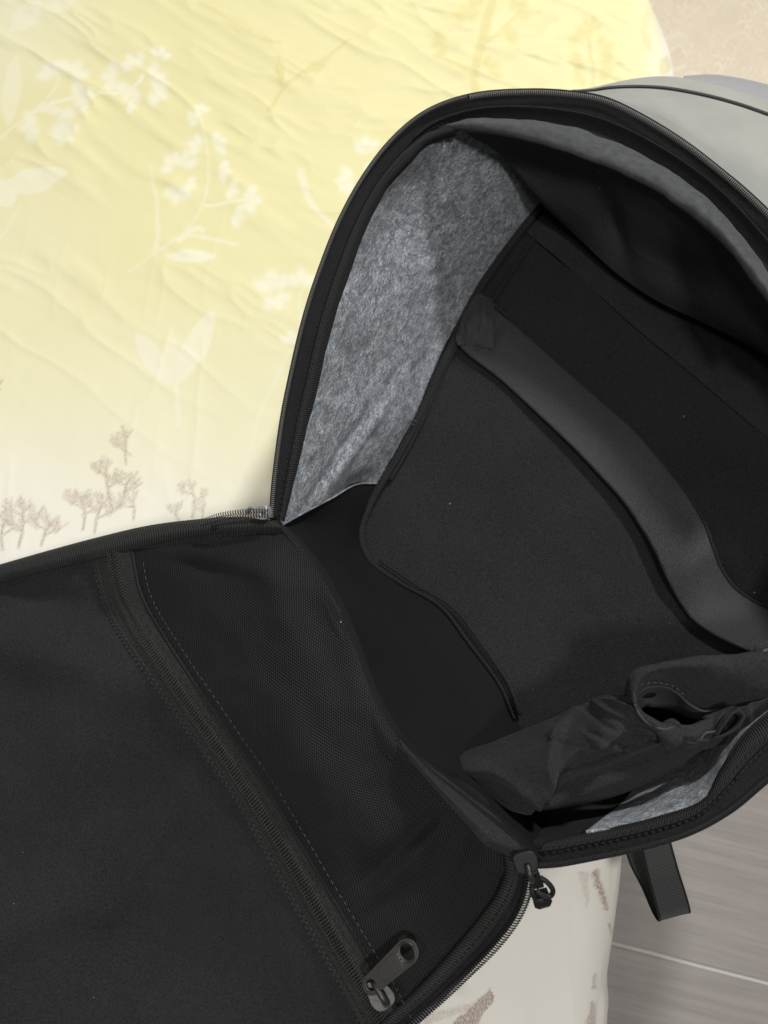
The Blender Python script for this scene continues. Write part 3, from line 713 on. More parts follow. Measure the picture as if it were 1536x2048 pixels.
# -- base of the bag: black wall between hinge and back seam
BR = [FR[0],
      [(560,1056,.178),(600,1052,.15),(640,1055,.12),(690,1060,.085),(724,1065,.050)],
      [(585,1085,.180),(625,1095,.15),(660,1105,.12),(700,1112,.085),(735,1118,.049)],
      [(625,1150,.182),(665,1150,.15),(710,1155,.115),(755,1165,.080),(800,1168,.049)],
      [(680,1250,.183),(730,1240,.15),(775,1230,.115),(820,1220,.080),(880,1214,.049)],
      [(725,1370,.183),(780,1350,.15),(830,1330,.115),(880,1310,.080),(940,1290,.049)],
      [(775,1470,.183),(830,1450,.15),(880,1425,.115),(930,1400,.080),(1000,1370,.049)],
      [(850,1535,.184),(890,1520,.15),(930,1500,.115),(980,1470,.080),(1027,1435,.050)],
      [(930,1600,.184),(960,1590,.15),(1000,1570,.115),(1040,1545,.080),(1080,1500,.052)],
      [(1010,1665,.184),(1040,1650,.15),(1070,1630,.115),(1100,1600,.080),(1150,1560,.055)],
      [(1085,1703,.182),(1105,1690,.15),(1132,1670,.115),(1170,1640,.080),(1230,1590,.055)],
      [(1172,1664,.181),(1188,1652,.165),(1212,1632,.14),(1242,1602,.10),(1285,1552,.055)]]
patch('base_wall', P2W(loft(BR, 60, 200)), M['base'], bag, .002)

# -- right side: felt wall
WR = [[(1172,1664,.181),(1188,1652,.165),(1212,1632,.14),(1242,1602,.10),(1285,1552,.055)],
      [(1300,1650,.181),(1305,1620,.165),(1315,1590,.14),(1320,1550,.10),(1340,1490,.055)],
      [(1400,1612,.182),(1400,1580,.165),(1400,1545,.14),(1395,1500,.10),(1400,1440,.055)],
      [(1445,1555,.182),(1440,1525,.165),(1440,1490,.14),(1440,1450,.10),(1450,1390,.055)],
      [(1500,1470,.18),(1498,1450,.165),(1496,1420,.14),(1496,1380,.10),(1500,1330,.055)],
      [(1640,1350,.18),(1620,1330,.16),(1600,1300,.13),(1590,1270,.1),(1580,1230,.055)],
      [(1800,1090,.18),(1740,1070,.16),(1700,1050,.13),(1660,1030,.1),(1620,1000,.055)],
      [(1790,860,.18),(1740,850,.16),(1700,840,.13),(1670,830,.1),(1630,820,.055)]]
G0 = loft(WR, 80, 160); G = P2W(G0); n = normals(G)
G = G + n*(.003*noise2(G0[..., 0]/70, G0[..., 1]/70, 81, 3))[..., None]
patch('felt_side', G, M['felt'], bag, .002)

# -- seams
s1 = P2W(cr([(1090,402,.062),(1012,500,.060),(955,585,.058),(915,665,.058),(872,760,.057),(830,850,.057),(795,915,.056),(760,972,.056),(735,1020,.054),(722,1065,.053),(738,1118,.053),(800,1165,.053),(880,1212,.053),(940,1288,.053),(1000,1370,.053),(1030,1440,.054)], 500))
tube('seam_binding', s1, np.interp(np.arange(500), [0, 300, 360, 500], [.0038, .0032, .0014, .0010]), M['binding'], bag, 10, .7, .0003, 140)
s2 = P2W(cr([(1072,470,.056),(1022,545,.057),(985,600,.057)], 60)); tube('seam_cord', s2, .002, M['lining'], bag, 8)
s3 = P2W(cr([(925,668,.056),(888,740,.056),(850,830,.056),(815,900,.054),(780,960,.053)], 120)); tube('seam_cord', s3, .0018, M['lining'], bag, 8, 1, .0003, 60)
s4 = P2W(cr([(760,1120,.052),(830,1168,.052),(905,1215,.052),(965,1290,.052),(1018,1370,.052),(1040,1430,.054)], 100)); tube('seam_cord', s4, .0016, M['lining'], bag, 8)
stitches(offset_path(s1[:330], .0012, .0034), bag, M['stitch_dark'], .002, .0015)
# small loose thread curl on the seam
a = np.linspace(0, 1.6*math.pi, 24); c0 = P2W(np.array([826., 846., .064])); tube('loose_thread', np.stack([c0[0] + .0028*np.cos(a), c0[1] + .0022*np.sin(a), np.full(24, c0[2]) + a*.0003], -1), .0005, M['stitch'], bag, 6)

# -- elastic strap
EU = [(962,584),(989,612),(1053,668),(1131,738),(1209,806),(1268,858),(1327,926),(1377,992),(1409,1047),(1427,1096),(1446,1143),(1480,1184),(1540,1217),(1620,1240)]
EL = [(912,684),(940,712),(1000,758),(1070,822),(1140,888),(1195,945),(1245,1000),(1285,1058),(1312,1105),(1334,1155),(1362,1206),(1396,1248),(1470,1290),(1580,1330)]
EH = [.060,.059,.056,.053,.051,.051,.053,.058,.063,.064,.058,.053,.054,.060]
hl = [.058,.056,.052,.049,.047,.0465,.047,.049,.052,.052,.049,.049,.052,.058]
U = resamp([(*p, h) for p, h in zip(EU, EH)], 260); Lw = resamp([(*p, h) for p, h in zip(EL, hl)], 260)
t = np.linspace(0, 1, 26)[:, None, None]; G0 = U[None]*(1-t) + Lw[None]*t
G0[..., 2] += .002*np.sin(t[..., 0]*math.pi) - .003*gauss(G0[..., 0], G0[..., 1], 985, 660, 20, 80, 30)
GS = P2W(G0); es = patch('elastic_strap', GS, M['elastic'], bag, .0014)
tube('strap_edge', P2W(U) + np.array([0, 0, .0002]), .0012, M['binding'], es, 8, 1, .0002, 130)
tube('strap_edge', P2W(Lw), .0008, M['binding'], es, 8)
# bunched fold where the strap is sewn into the seam
fb = loft([[(928,625,.060),(952,592,.061),(985,598,.060)], [(920,650,.062),(950,618,.0645),(990,625,.061)], [(912,676,.062),(944,652,.0635),(988,662,.060)], [(915,690,.060),(945,690,.058),(990,700,.057)]], 40, 40)
G = P2W(fb); n = normals(G); G = G + n*(.0022*noise2(fb[..., 0]/9, fb[..., 1]/30, 91, 2))[..., None]
patch('strap_anchor', G, M['elastic'], bag, .001)

# -- upper divider panel lying on the back panel
UP = [[(1050,462),(1150,545),(1260,645),(1400,762),(1540,880),(1690,1000)], [(1100,410),(1200,490),(1310,580),(1440,680),(1570,780),(1690,880)], [(1150,330),(1260,400),(1370,480),(1480,560),(1590,640),(1690,720)], [(1190,280),(1290,330),(1400,390),(1520,460),(1600,520),(1690,600)]]
g0 = loft([[(x, y, 0) for x, y in r] for r in UP], 150, 80); g0[..., 2] = backF(g0[..., 0], g0[..., 1]) + .004 + .003*noise2(g0[..., 0]/120, g0[..., 1]/120, 95, 3) - .0018*np.exp(-np.linspace(0, 12, 80))[:, None]
patch('divider_panel', P2W(g0), M['divider'], bag, .0015)

# -- top lining sagging below the padded band
TL = [[(930,262,.186),(1000,262,.188),(1100,285,.188),(1220,328,.188),(1330,380,.187),(1430,445,.186),(1530,550,.185),(1620,680,.185)],
      [(945,275,.172),(1020,295,.165),(1120,330,.155),(1220,385,.15),(1320,440,.145),(1420,510,.145),(1520,600,.15),(1620,720,.16)],
      [(970,287,.158),(1045,335,.140),(1130,385,.125),(1220,440,.115),(1320,500,.108),(1420,570,.11),(1520,640,.12),(1620,740,.14)],
      [(988,292,.150),(1060,375,.120),(1140,440,.095),(1220,500,.085),(1320,575,.082),(1420,625,.088),(1520,690,.10),(1620,760,.12)],
      [(992,296,.140),(1068,392,.105),(1150,470,.078),(1230,545,.068),(1315,603,.066),(1420,652,.070),(1525,706,.085),(1620,775,.10)]]
g0 = loft(TL, 200, 110); X, Y = g0[..., 0], g0[..., 1]
G = P2W(g0); n = normals(G)
fade = np.sin(np.linspace(0, 1, 110)**.8*math.pi)[:, None]
d = .010*gauss(X, Y, 1310, 480, 80, 100, 20) - .009*gauss(X, Y, 1232, 475, 26, 110, -14) + .005*gauss(X, Y, 1150, 430, 60, 110, 40) - .006*gauss(X, Y, 1440, 560, 60, 60, 35) + .006*gauss(X, Y, 1500, 650, 80, 30, 30) + .0012*noise2(X/120, Y/120, 97, 2)
G = G + n*(d*np.clip(fade*1.4, 0, 1))[..., None]
patch('top_lining', G, M['lightened_toplin'], bag, .0014)

# -- padded grey band under the zip
PB = [[(866,262,.190),(960,240,.1915),(1060,240,.1915),(1150,255,.192),(1220,280,.192),(1300,318,.192),(1380,368,.192),(1450,432,.191),(1530,535,.19),(1610,660,.19)],
      [(868,256,.193),(950,236,.196),(1055,243,.197),(1150,262,.197),(1215,290,.197),(1290,325,.197),(1365,375,.197),(1440,440,.196),(1520,540,.195),(1600,665,.195)],
      [(862,260,.192),(930,245,.197),(1045,258,.198),(1140,280,.198),(1205,306,.198),(1280,342,.198),(1360,392,.198),(1432,452,.198),(1512,550,.197),(1595,675,.197)],
      [(858,266,.187),(920,257,.192),(1035,274,.193),(1130,300,.193),(1200,326,.193),(1275,360,.193),(1350,408,.193),(1425,466,.192),(1500,560,.19),(1590,685,.19)],
      [(862,270,.180),(925,262,.184),(1035,277,.184),(1135,302,.184),(1205,330,.184),(1280,365,.184),(1355,415,.184),(1430,475,.183),(1510,570,.18),(1595,690,.18)]]
g0 = loft(PB, 220, 30); up_ = np.linspace(0, 1, 30)[:, None]
s_ = np.linspace(0, 1, 220)[None]
g0[..., 1] += 7*noise2(s_*9, up_*0, 99, 2)*(up_**.5); G = P2W(g0); n = normals(G)
G = G + n*(.0016*noise2(s_*22, up_*2, 98, 3))[..., None]
patch('padded_band', G, M['pad'], bag, .003)
tp = between(.5, .001)[118:345]; up1 = between(1.03, -.0006)[118:345]
# dark facing between zip tape and padded band
fc = P2W(np.stack([tp, tp*.5 + up1*.5 + np.array([0, 0, -.003]), up1]))
patch('facing', loft(list(fc), 170, 12), M['tape'], bag, .0012)

# -- lining pouch near the lower right
pouch = bpy.data.objects.new('pouch_anchor', None)
PR = [[(888,1552,.105),(905,1562,.115),(940,1590,.12),(1000,1622,.125),(1080,1622,.13),(1180,1606,.135),(1260,1582,.14),(1350,1535,.145),(1430,1492,.15),(1540,1432,.155),(1620,1400,.16)],
      [(888,1550,.110),(920,1555,.125),(965,1568,.135),(1030,1592,.142),(1095,1590,.145),(1180,1565,.152),(1260,1540,.156),(1330,1512,.158),(1410,1485,.16),(1540,1410,.16),(1620,1380,.16)],
      [(889,1547,.112),(935,1530,.128),(990,1530,.135),(1060,1545,.150),(1120,1535,.158),(1190,1520,.162),(1250,1505,.165),(1320,1490,.165),(1400,1482,.165),(1500,1400,.16),(1620,1360,.16)],
      [(889,1546,.108),(945,1508,.118),(1010,1490,.125),(1080,1480,.14),(1140,1475,.155),(1195,1465,.165),(1240,1458,.172),(1290,1462,.172),(1345,1462,.170),(1390,1488,.168),(1440,1462,.165)],
      [(890,1544,.100),(960,1498,.11),(1050,1460,.115),(1110,1440,.125),(1150,1424,.14),(1195,1400,.155),(1225,1400,.168),(1255,1410,.176),(1275,1425,.178),(1300,1450,.176),(1335,1461,.175)],
      [(892,1543,.085),(965,1496,.09),(1055,1457,.095),(1110,1436,.10),(1150,1418,.12),(1195,1393,.14),(1225,1388,.155),(1245,1392,.168),(1258,1396,.176),(1268,1410,.18),(1275,1425,.179)]]
g0 = loft(PR, 420, 200); X, Y = g0[..., 0], g0[..., 1]
def crease(pts, w, amp):
    """a fold line: ridge on one side, valley on the other"""
    c = cr(np.array(pts, float), 40); best = np.full(X.shape, 1e9); sg = np.zeros(X.shape)
    for i in range(39):
        a, b_ = c[i], c[i+1]; dd = b_ - a; L = dd.dot(dd); t = np.clip(((X-a[0])*dd[0] + (Y-a[1])*dd[1])/L, 0, 1)
        ds = np.hypot(X-a[0]-t*dd[0], Y-a[1]-t*dd[1]); cs = np.sign((X-a[0])*dd[1] - (Y-a[1])*dd[0]); k = ds < best
        best = np.where(k, ds, best); sg = np.where(k, cs, sg)
    return amp*(.5 + .5*np.tanh(sg*best/2.2))*np.exp(-best/w)
d = np.zeros(X.shape)
for pts, w, amp in [([(890,1549),(960,1553),(1010,1566),(1060,1580),(1082,1596)], 34, .007), ([(1058,1612),(1085,1578),(1120,1546),(1165,1512),(1215,1484)], 50, .011),
                    ([(1112,1548),(1122,1500),(1138,1460),(1158,1424)], 30, .007), ([(1170,1424),(1200,1446),(1235,1463),(1275,1472)], 24, -.008),
                    ([(1146,1548),(1180,1541),(1230,1537),(1280,1512),(1345,1488)], 40, -.010), ([(1208,1492),(1248,1510),(1290,1500),(1312,1480)], 14, .006),
                    ([(1095,1604),(1180,1578),(1270,1543),(1360,1508)], 34, -.008), ([(1188,1408),(1214,1428),(1252,1442)], 14, .005), ([(1180,1470),(1210,1478),(1240,1492)], 12, -.004)]:
    d += crease(pts, w, amp*1.35)
kb = np.array([1, 3, 5, 3, 1.])/13
for _ in range(3):
    d = sum(np.roll(d, k-2, 0)*kb[k] for k in range(5)); d = sum(np.roll(d, k-2, 1)*kb[k] for k in range(5))
d += .0012*noise2(X/60, Y/60, 101, 2)
edge = np.minimum(np.linspace(0, 1, 200)[:, None]*10, (1-np.linspace(0, 1, 200)[:, None])*3).clip(0, 1)*(1 - .75*gauss(X, Y, 1300, 1455, 60, 40))*np.minimum(np.linspace(0, 1, 420)[None]*25, 1)
G = P2W(g0); n = normals(G); G = G + n*(d*edge)[..., None]
pc = patch('pouch', G, M['lining2'], bag, .0012)
# the fold behind the opening
PU = [[(1268,1412,.178),(1266,1380,.182),(1282,1352,.184),(1310,1338,.184),(1370,1326,.184),(1440,1318,.182),(1540,1310,.18),(1640,1300,.18)],
      [(1258,1405,.170),(1254,1372,.175),(1270,1342,.178),(1305,1328,.178),(1370,1316,.176),(1440,1308,.174),(1540,1302,.17),(1640,1290,.17)],
      [(1250,1410,.15),(1250,1375,.15),(1268,1345,.15),(1305,1335,.15),(1370,1322,.15),(1440,1316,.15),(1540,1308,.15),(1640,1296,.15)],
      [(1250,1420,.10),(1255,1390,.09),(1275,1365,.09),(1310,1350,.09),(1375,1340,.09),(1445,1330,.09),(1540,1320,.09),(1640,1310,.09)]]
PUi = [[(1268,1412,.178),(1266,1380,.182),(1282,1352,.184),(1310,1338,.184),(1370,1326,.184),(1440,1318,.182),(1540,1310,.18),(1640,1300,.18)],
       [(1270,1412,.172),(1272,1385,.176),(1292,1362,.176),(1320,1352,.178),(1380,1345,.18),(1450,1345,.181),(1540,1342,.18),(1640,1335,.18)],
       [(1272,1412,.165),(1276,1390,.168),(1298,1373,.168),(1330,1370,.166),(1380,1392,.162),(1440,1400,.165),(1540,1390,.17),(1640,1370,.17)],
       [(1272,1415,.160),(1278,1395,.162),(1300,1377,.162),(1334,1376,.160),(1372,1402,.155),(1410,1424,.152),(1520,1425,.15),(1640,1410,.15)]]
g0 = loft(PUi[::-1] + PU[1:], 160, 90); G = P2W(g0); n = normals(G); G = G + n*(.0016*noise2(g0[..., 0]/30, g0[..., 1]/30, 103, 3))[..., None]
patch('pouch_fold', G, M['lining2'], pc, .0012)
# elastic cuff and the dark inside of the pouch
CT = [(1272,1412,.166),(1273,1392,.168),(1290,1377,.169),(1325,1373,.168),(1352,1385,.165),(1378,1408,.162),(1405,1422,.160),(1440,1420,.158)]
CI = [(1280,1418,.150),(1282,1400,.148),(1296,1390,.145),(1325,1392,.142),(1350,1402,.14),(1375,1425,.14),(1400,1440,.14),(1440,1438,.14)]
CI2 = [(1282,1428,.135),(1286,1420,.13),(1302,1416,.125),(1328,1418,.12),(1350,1424,.12),(1375,1436,.12),(1400,1450,.12),(1440,1450,.12)]
cuffm = ribbed('elastic_cuff', (.035, .035, .035), period=.0022, amp=.9, along='v')
patch('elastic_cuff', P2W(loft([CT, CI, CI2], 60, 24)), cuffm, pc, .001)
cb = P2W(cr([(1270,1408,.180),(1276,1424,.180),(1288,1440,.179),(1306,1452,.178),(1330,1459,.178),(1347,1455,.176),(1358,1463,.174),(1368,1478,.172),(1384,1486,.171),(1398,1481,.171),(1410,1467,.172),(1434,1463,.172)], 110))
tube('elastic_edge', P2W(cr(CT, 90)), .0007, M['stitch'], pc, 8); tube('elastic_edge', cb, .0009, M['stitch'], pc, 8)
hole = loft([[(1262,1420,.15),(1290,1390,.15),(1340,1385,.15),(1400,1420,.15),(1480,1425,.14)], [(1262,1430,.13),(1300,1425,.11),(1350,1430,.10),(1400,1440,.10),(1480,1440,.12)], [(1262,1435,.15),(1300,1462,.15),(1350,1475,.145),(1400,1490,.15),(1480,1460,.14)]], 40, 24)
patch('pouch_interior', P2W(hole), M['base'], pc, .001)
# right body of the pouch and its little loop
RB = [[(1300,1478,.165),(1350,1490,.163),(1400,1500,.162),(1450,1488,.162),(1540,1440,.16),(1640,1400,.16)],
      [(1320,1468,.168),(1352,1472,.168),(1395,1488,.168),(1432,1470,.168),(1480,1448,.168),(1540,1410,.168),(1640,1380,.168)],
      [(1335,1461,.172),(1358,1463,.172),(1384,1486,.171),(1410,1467,.171),(1440,1462,.171),(1480,1418,.171),(1540,1395,.17),(1640,1350,.17)]]
g0 = loft(RB, 120, 40); G = P2W(g0); n = normals(G)
pl = np.linspace(0, 1, 120)[None]
G = G + n*(.0022*np.sin(pl*70 + 2*noise2(pl*8, pl*0, 3, 2))*np.exp(-((pl-.4)/.2)**2)*np.linspace(0, 1, 40)[:, None])[..., None]
patch('pouch_side', G, M['lining2'], pc, .0012)
PK = loft([[(1440,1462,.160),(1480,1440,.16),(1540,1405,.16),(1640,1360,.16)], [(1420,1430,.155),(1480,1418,.155),(1540,1390,.158),(1640,1350,.158)], [(1400,1400,.15),(1470,1385,.15),(1540,1370,.15),(1640,1330,.15)], [(1400,1340,.15),(1470,1338,.155),(1540,1335,.16),(1640,1310,.16)]], 60, 40)
patch('pouch_inner_wall', P2W(PK), M['lining2'], pc, .001)
lp = [(1434,1470,.176),(1450,1445,.180),(1464,1428,.182),(1478,1422,.182),(1487,1430,.181),(1482,1445,.180),(1466,1462,.178),(1444,1472,.176),(1430,1474,.175)]
lw = P2W(cr(lp, 90)); lo = lw + np.array([0, 0, -.010])
patch('pouch_loop', np.stack([lw, lw*.5+lo*.5, lo]), M['lining2'], pc, .0011, 0)
tube('loop_edge', lw, .0007, M['lining2'], pc, 6)
stitches(P2W(cr([(1272,1372,.176),(1290,1367,.178),(1320,1366,.178),(1345,1372,.177),(1365,1386,.176)], 60)), pc, M['stitch'], .002, .0012, lift=.0006)
# patch of hook tape in the far corner
hk = P2W(loft([[(1512,1290,.08),(1560,1270,.08)], [(1510,1302,.08),(1560,1290,.08)]], 12, 8)); patch('hook_patch', hk, M['elastic'], bag, .001)

# ------------------------------------------------------------------ flap
flapF = TPS([(555,1040,.185),(400,1050,.168),(200,1090,.135),(0,1140,.095),(-250,1210,.06),(620,1130,.188),(700,1290,.188),(750,1430,.187),(850,1530,.187),(1000,1640,.187),(1070,1705,.186),
             (500,1250,.172),(350,1350,.142),(620,1500,.166),(800,1700,.160),(480,1550,.138),(700,1850,.130),(250,1400,.115),(100,1400,.095),(300,1700,.085),(500,1900,.09),(0,1700,.06),(0,2048,.045),(400,2150,.06),(-300,1700,.04),
             (1045,1800,.168),(980,1900,.145),(870,2010,.12),(780,2100,.105),(600,2300,.07)])
flap_rows = [[(560,1048),(600,1095),(655,1180),(705,1290),(745,1395),(785,1470),(850,1530),(925,1590),(1000,1650),(1055,1712)],
             [(470,1040),(520,1180),(600,1340),(700,1520),(820,1670),(940,1760),(1048,1790)],
             [(330,1058),(370,1200),(460,1360),(580,1540),(700,1720),(820,1840),(1000,1880)],
             [(215,1084),(240,1200),(340,1370),(470,1560),(600,1760),(720,1930),(880,2006)],
             [(30,1130),(60,1300),(130,1500),(230,1720),(380,1920),(560,2080),(800,2090)],
             [(-260,1200),(-260,1400),(-250,1650),(-200,1950),(-50,2250),(250,2420),(640,2400)]]
g0 = loft([[(x, y, 0) for x, y in r] for r in flap_rows], 200, 260); X, Y = g0[..., 0], g0[..., 1]
def flapH(X, Y):
    h = flapF(X, Y)
    h = h + .012*gauss(X, Y, 40, 1300, 260, 55, 15) - .010*gauss(X, Y, 120, 1205, 140, 40, 10) + .012*gauss(X, Y, 150, 1500, 70, 220, 30) - .008*gauss(X, Y, 320, 1800, 70, 240, 30) + .010*gauss(X, Y, 60, 1850, 240, 60, -20) + .009*noise2(X/190+4, Y/190+7, 111, 3) - .006*gauss(X, Y, 190, 1165, 30, 60, -20) + .005*gauss(X, Y, 330, 1640, 26, 200, 30)
    return h
g0[..., 2] = flapH(X, Y)
fp = patch('flap', P2W(g0), M['flap'], bag, .004)
fp['label'] = 'unzipped front flap folded back over the duvet, inner side up'

# mesh pocket over the hinge half of the flap
mesh_rows = [[(575,1066),(612,1112),(660,1190),(705,1290),(745,1395),(790,1468),(850,1535),(905,1590),(955,1645),(1000,1702)],
             [(505,1068),(540,1150),(600,1290),(690,1460),(800,1600),(905,1700),(1006,1735)],
             [(400,1085),(440,1200),(520,1360),(630,1550),(760,1720),(880,1820),(972,1815)],
             [(265,1100),(288,1195),(345,1300),(430,1425),(520,1555),(620,1720),(705,1862),(790,2000),(800,2010)]]
mg = loft([[(x, y, 0) for x, y in r] for r in mesh_rows], 200, 200)
X, Y = mg[..., 0], mg[..., 1]
tt = np.linspace(0, 1, 200)
pil = np.sin(np.clip(tt, 0, 1)*math.pi)[None]**.5*np.sin(np.clip(tt, 0, 1)*math.pi*.97 + .05)[:, None]**.6
def meshH(X, Y):
    return (.007*gauss(X, Y, 470, 1120, 130, 30, 20) - .008*gauss(X, Y, 395, 1135, 70, 16, 10) - .006*gauss(X, Y, 480, 1075, 60, 12, 10)
            - .006*gauss(X, Y, 640, 1230, 45, 90, -20) + .005*gauss(X, Y, 560, 1180, 40, 120, -25) + .006*gauss(X, Y, 640, 1560, 200, 60, 50) - .006*gauss(X, Y, 800, 1700, 22, 130, 50)
            + .006*gauss(X, Y, 870, 1660, 22, 130, 45) - .005*gauss(X, Y, 760, 1820, 20, 90, 55) - .005*gauss(X, Y, 950, 1690, 14, 60, 20) + .005*noise2(X/110, Y/110, 121, 3))
mg[..., 2] = flapH(X, Y) + .0022 + .007*pil + meshH(X, Y)*np.clip(pil*1.5, 0, 1)
patch('mesh_pocket', P2W(mg), M['net'], fp, .0006)
def onf(pts, lift, n): 
    c = cr(np.array(pts, float), n); c = np.concatenate([c, np.zeros((n, 1))], 1); c[:, 2] = flapH(c[:, 0], c[:, 1]) + lift; return P2W(c)
# pocket zipper
ZL = [(185,1108),(196,1170),(222,1240),(280,1330),(372,1462),(468,1596),(548,1740),(620,1870),(690,1990),(720,2048),(740,2090)]
ZR = [(262,1100),(282,1190),(335,1285),(425,1420),(518,1555),(620,1722),(705,1865),(760,1960),(800,2035),(830,2080),(850,2100)]
zl, zr = resamp(ZL, 240), resamp(ZR, 240)
def zline(t, lift):
    c = zl*(1-t) + zr*t; c = np.concatenate([c, np.zeros((240, 1))], 1); c[:, 2] = flapH(c[:, 0], c[:, 1]) + lift; return P2W(c)
tp = np.stack([zline(0, .0006), zline(.06, .0018), zline(.3, .0022), zline(.5, .0038), zline(.62, .0045), zline(.8, .0036), zline(.97, .0030), zline(1.0, .0012)])
patch('pocket_zipper_tape', loft(list(tp), 240, 30), M['ptape'], fp, .0008)
for t in (.44, .60): 
    coil('pocket_zipper_teeth', zline(t, .0040)[:236], M['ptape'], fp, pitch=.0019, w=.0019, hh=.0010, lift=.0006, slant=.3, fat=.3)
tube('zipper_groove', zline(.52, .0046), .0003, M['stitch_dark'], fp, 6)
for t in (.00, .10): stitches(zline(t, .0012 if t == 0 else .0022), fp, M['stitch'], .0022, .0016)
def shift_line(pts, dx, dy): return [(x+dx, y+dy) for x, y in pts]
stitches(zline(1.25, .0050)[8:225], fp, M['stitch'], .0026, .0018, lift=.0012)
tube('zipper_fold', zline(1.02, .0026), .0012, M['stitch_dark'], fp, 8)

# ribbed binding along the upper edge
UE = [(556,1046),(480,1041),(400,1046),(300,1060),(200,1084),(100,1110),(0,1138),(-120,1172),(-250,1205)]
UE2 = [(560,1062),(490,1066),(410,1072),(310,1090),(205,1118),(103,1142),(3,1168),(-118,1202),(-248,1235)]
e1, e2 = resamp(UE, 160), resamp(UE2, 160)
def eline(t, lift):
    c = e1*(1-t) + e2*t; c = np.concatenate([c, np.zeros((160, 1))], 1); c[:, 2] = flapH(c[:, 0], c[:, 1]) + lift; return P2W(c)
EG = np.stack([eline(-.25, -.006), eline(-.3, -.001), eline(-.05, .005), eline(.4, .0075), eline(.8, .005), eline(1.05, .0016), eline(1.25, .0008)])
patch('flap_binding', loft(list(EG), 200, 30), M['binding_warm'], fp, .0012)
stitches(eline(1.15, .0012), fp, M['stitch_dark'], .0024, .0016); stitches(eline(.92, .0034), fp, M['stitch_dark'], .0024, .0016)
# lower right edge: binding, zip tape, teeth
LE = [(1056,1728),(1058,1760),(1050,1800),(1028,1845),(990,1893),(940,1942),(885,1994),(830,2042),(770,2095),(680,2160)]
LI = [(1008,1706),(1010,1745),(990,1790),(960,1832),(925,1878),(880,1930),(830,1982),(780,2026),(720,2075),(640,2130)]
l1, l2 = resamp(LE, 200), resamp(LI, 200)
def lline(t, lift, F=200):
    c = l1*(1-t) + l2*t; c = np.concatenate([c, np.zeros((200, 1))], 1); c[:, 2] = flapH(c[:, 0], c[:, 1]) + lift; return P2W(c)
patch('flap_zipper_tape', loft(list(np.stack([lline(.02, .001), lline(.15, .003), lline(.38, .004), lline(.5, .003)])), 200, 14), M['tape'], fp, .001)
patch('flap_binding', loft(list(np.stack([lline(.40, .002), lline(.48, .0065), lline(.7, .0085), lline(.92, .0065), lline(1.02, .002)])), 240, 26), M['binding_warm'], fp, .001)
coil('flap_teeth', lline(.03, .003), M['teeth'], fp, pitch=.0018, w=.0026, hh=.0018, lift=.0004, slant=.35, fat=.33)
tube('teeth_cord', lline(.14, .0035), .0007, M['stitch_dark'], fp, 6)
stitches(lline(.60, .0086), fp, M['stitch_dark'], .002, .0014)
# plain cloth facing at the hinge corner
EDGE = [(556,1042),(604,1094),(658,1180),(704,1280),(744,1385),(790,1468),(852,1532),(925,1588),(1000,1650),(1056,1694),(1084,1714)]
def edge_row(dx, dy, hs): return [(x + dx*np.interp(k, [0, 2, 8, 10], [.3, 1, 1, .2]), y + dy*np.interp(k, [0, 2, 8, 10], [.3, 1, 1, .2]), h) for k, ((x, y), h) in enumerate(zip(EDGE, hs))]
base_h = [.186,.187,.188,.188,.188,.188,.188,.188,.188,.188,.187]
HG = [edge_row(12, -8, [h-.022 for h in base_h]), edge_row(5, -3, [h-.006 for h in base_h]), edge_row(0, 0, base_h), edge_row(-12, 8, [h+.0035 for h in base_h]), edge_row(-34, 23, [h-.001 for h in base_h])]
patch('hinge_facing', P2W(loft(HG, 200, 40)), M['net'], bag, .0012)
HP = [[(800,1478,.1945),(860,1540,.195),(930,1598,.195),(1000,1656,.195),(1050,1696,.193),(1080,1714,.188)],
      [(812,1500,.200),(872,1566,.203),(938,1632,.204),(992,1680,.201),(1040,1704,.196),(1076,1717,.188)],
      [(815,1515,.196),(880,1590,.200),(935,1650,.201),(972,1690,.199),(1020,1710,.193),(1060,1718,.186)]]
patch('corner_facing', P2W(loft(HP, 90, 30)), M['flap'], bag, .0012)

# ------------------------------------------------------------------ sliders and pulls
# 1. pocket slider with its long pull
o_, ax, ay, az, L = frame_at((762,1990,.140), (744,1962,.140))
k = .000295                                   # metres per picture pixel here
az = az
body = [(-22,-2),(-20,-14),(-10,-19),(4,-18),(16,-14),(26,-20),(33,-17),(30,-6),(28,0),(31,8),(30,16),(22,17),(10,20),(-4,22),(-16,17),(-21,8)]
body = [tuple(p) for p in cr(np.array(body, float)*k*1.05, 60, True)]
sl = plate('pocket_slider', [body], .0009, .0005, M['metal'], bag, o_ + az*.002, ax, ay, az)
sl['label'] = 'gunmetal slider with long pull on the mesh pocket zipper'
bp = [o_ + ax*x*k + az*z for x, z in ((-17, .001), (-14, .0045), (-4, .0068), (10, .0070), (24, .0060), (32, .0040))]
br = cr(np.array(bp), 40); tube('slider_bridge', br, .0021*(.65 + .45*np.linspace(1, 0, 40)**.7), M['metal'], sl, 14)
o2, bx, by, bz, L2_ = frame_at((748,1964,.142), (819,1899,.150))
def taper_outline(L, w0, w1):
    pts = []
    for i in range(25): a = math.pi/2 + math.pi*i/24; pts.append((w0*math.cos(a), w0*math.sin(a)))
    for i in range(25): a = -math.pi/2 + math.pi*i/24; pts.append((L + w1*math.cos(a), w1*math.sin(a)))
    return pts
out = taper_outline(L2_, 17*k, 22*k)
pull = plate('pull_tab', [out, oval(L2_, 0, 14*k, 16*k)[::-1], oval(0, 0, 10.5*k, 11*k)[::-1]], .0006, .0004, M['metal'], sl, o2 + bz*.0045, bx, by, bz)
tube('pull_rim', np.array([o2 + bz*.0055 + bx*x + by*y for x, y in oval(L2_, 0, 16*k, 18*k, 40) + [(L2_+16*k, 0)]]), .0005, M['metal'], sl, 8)
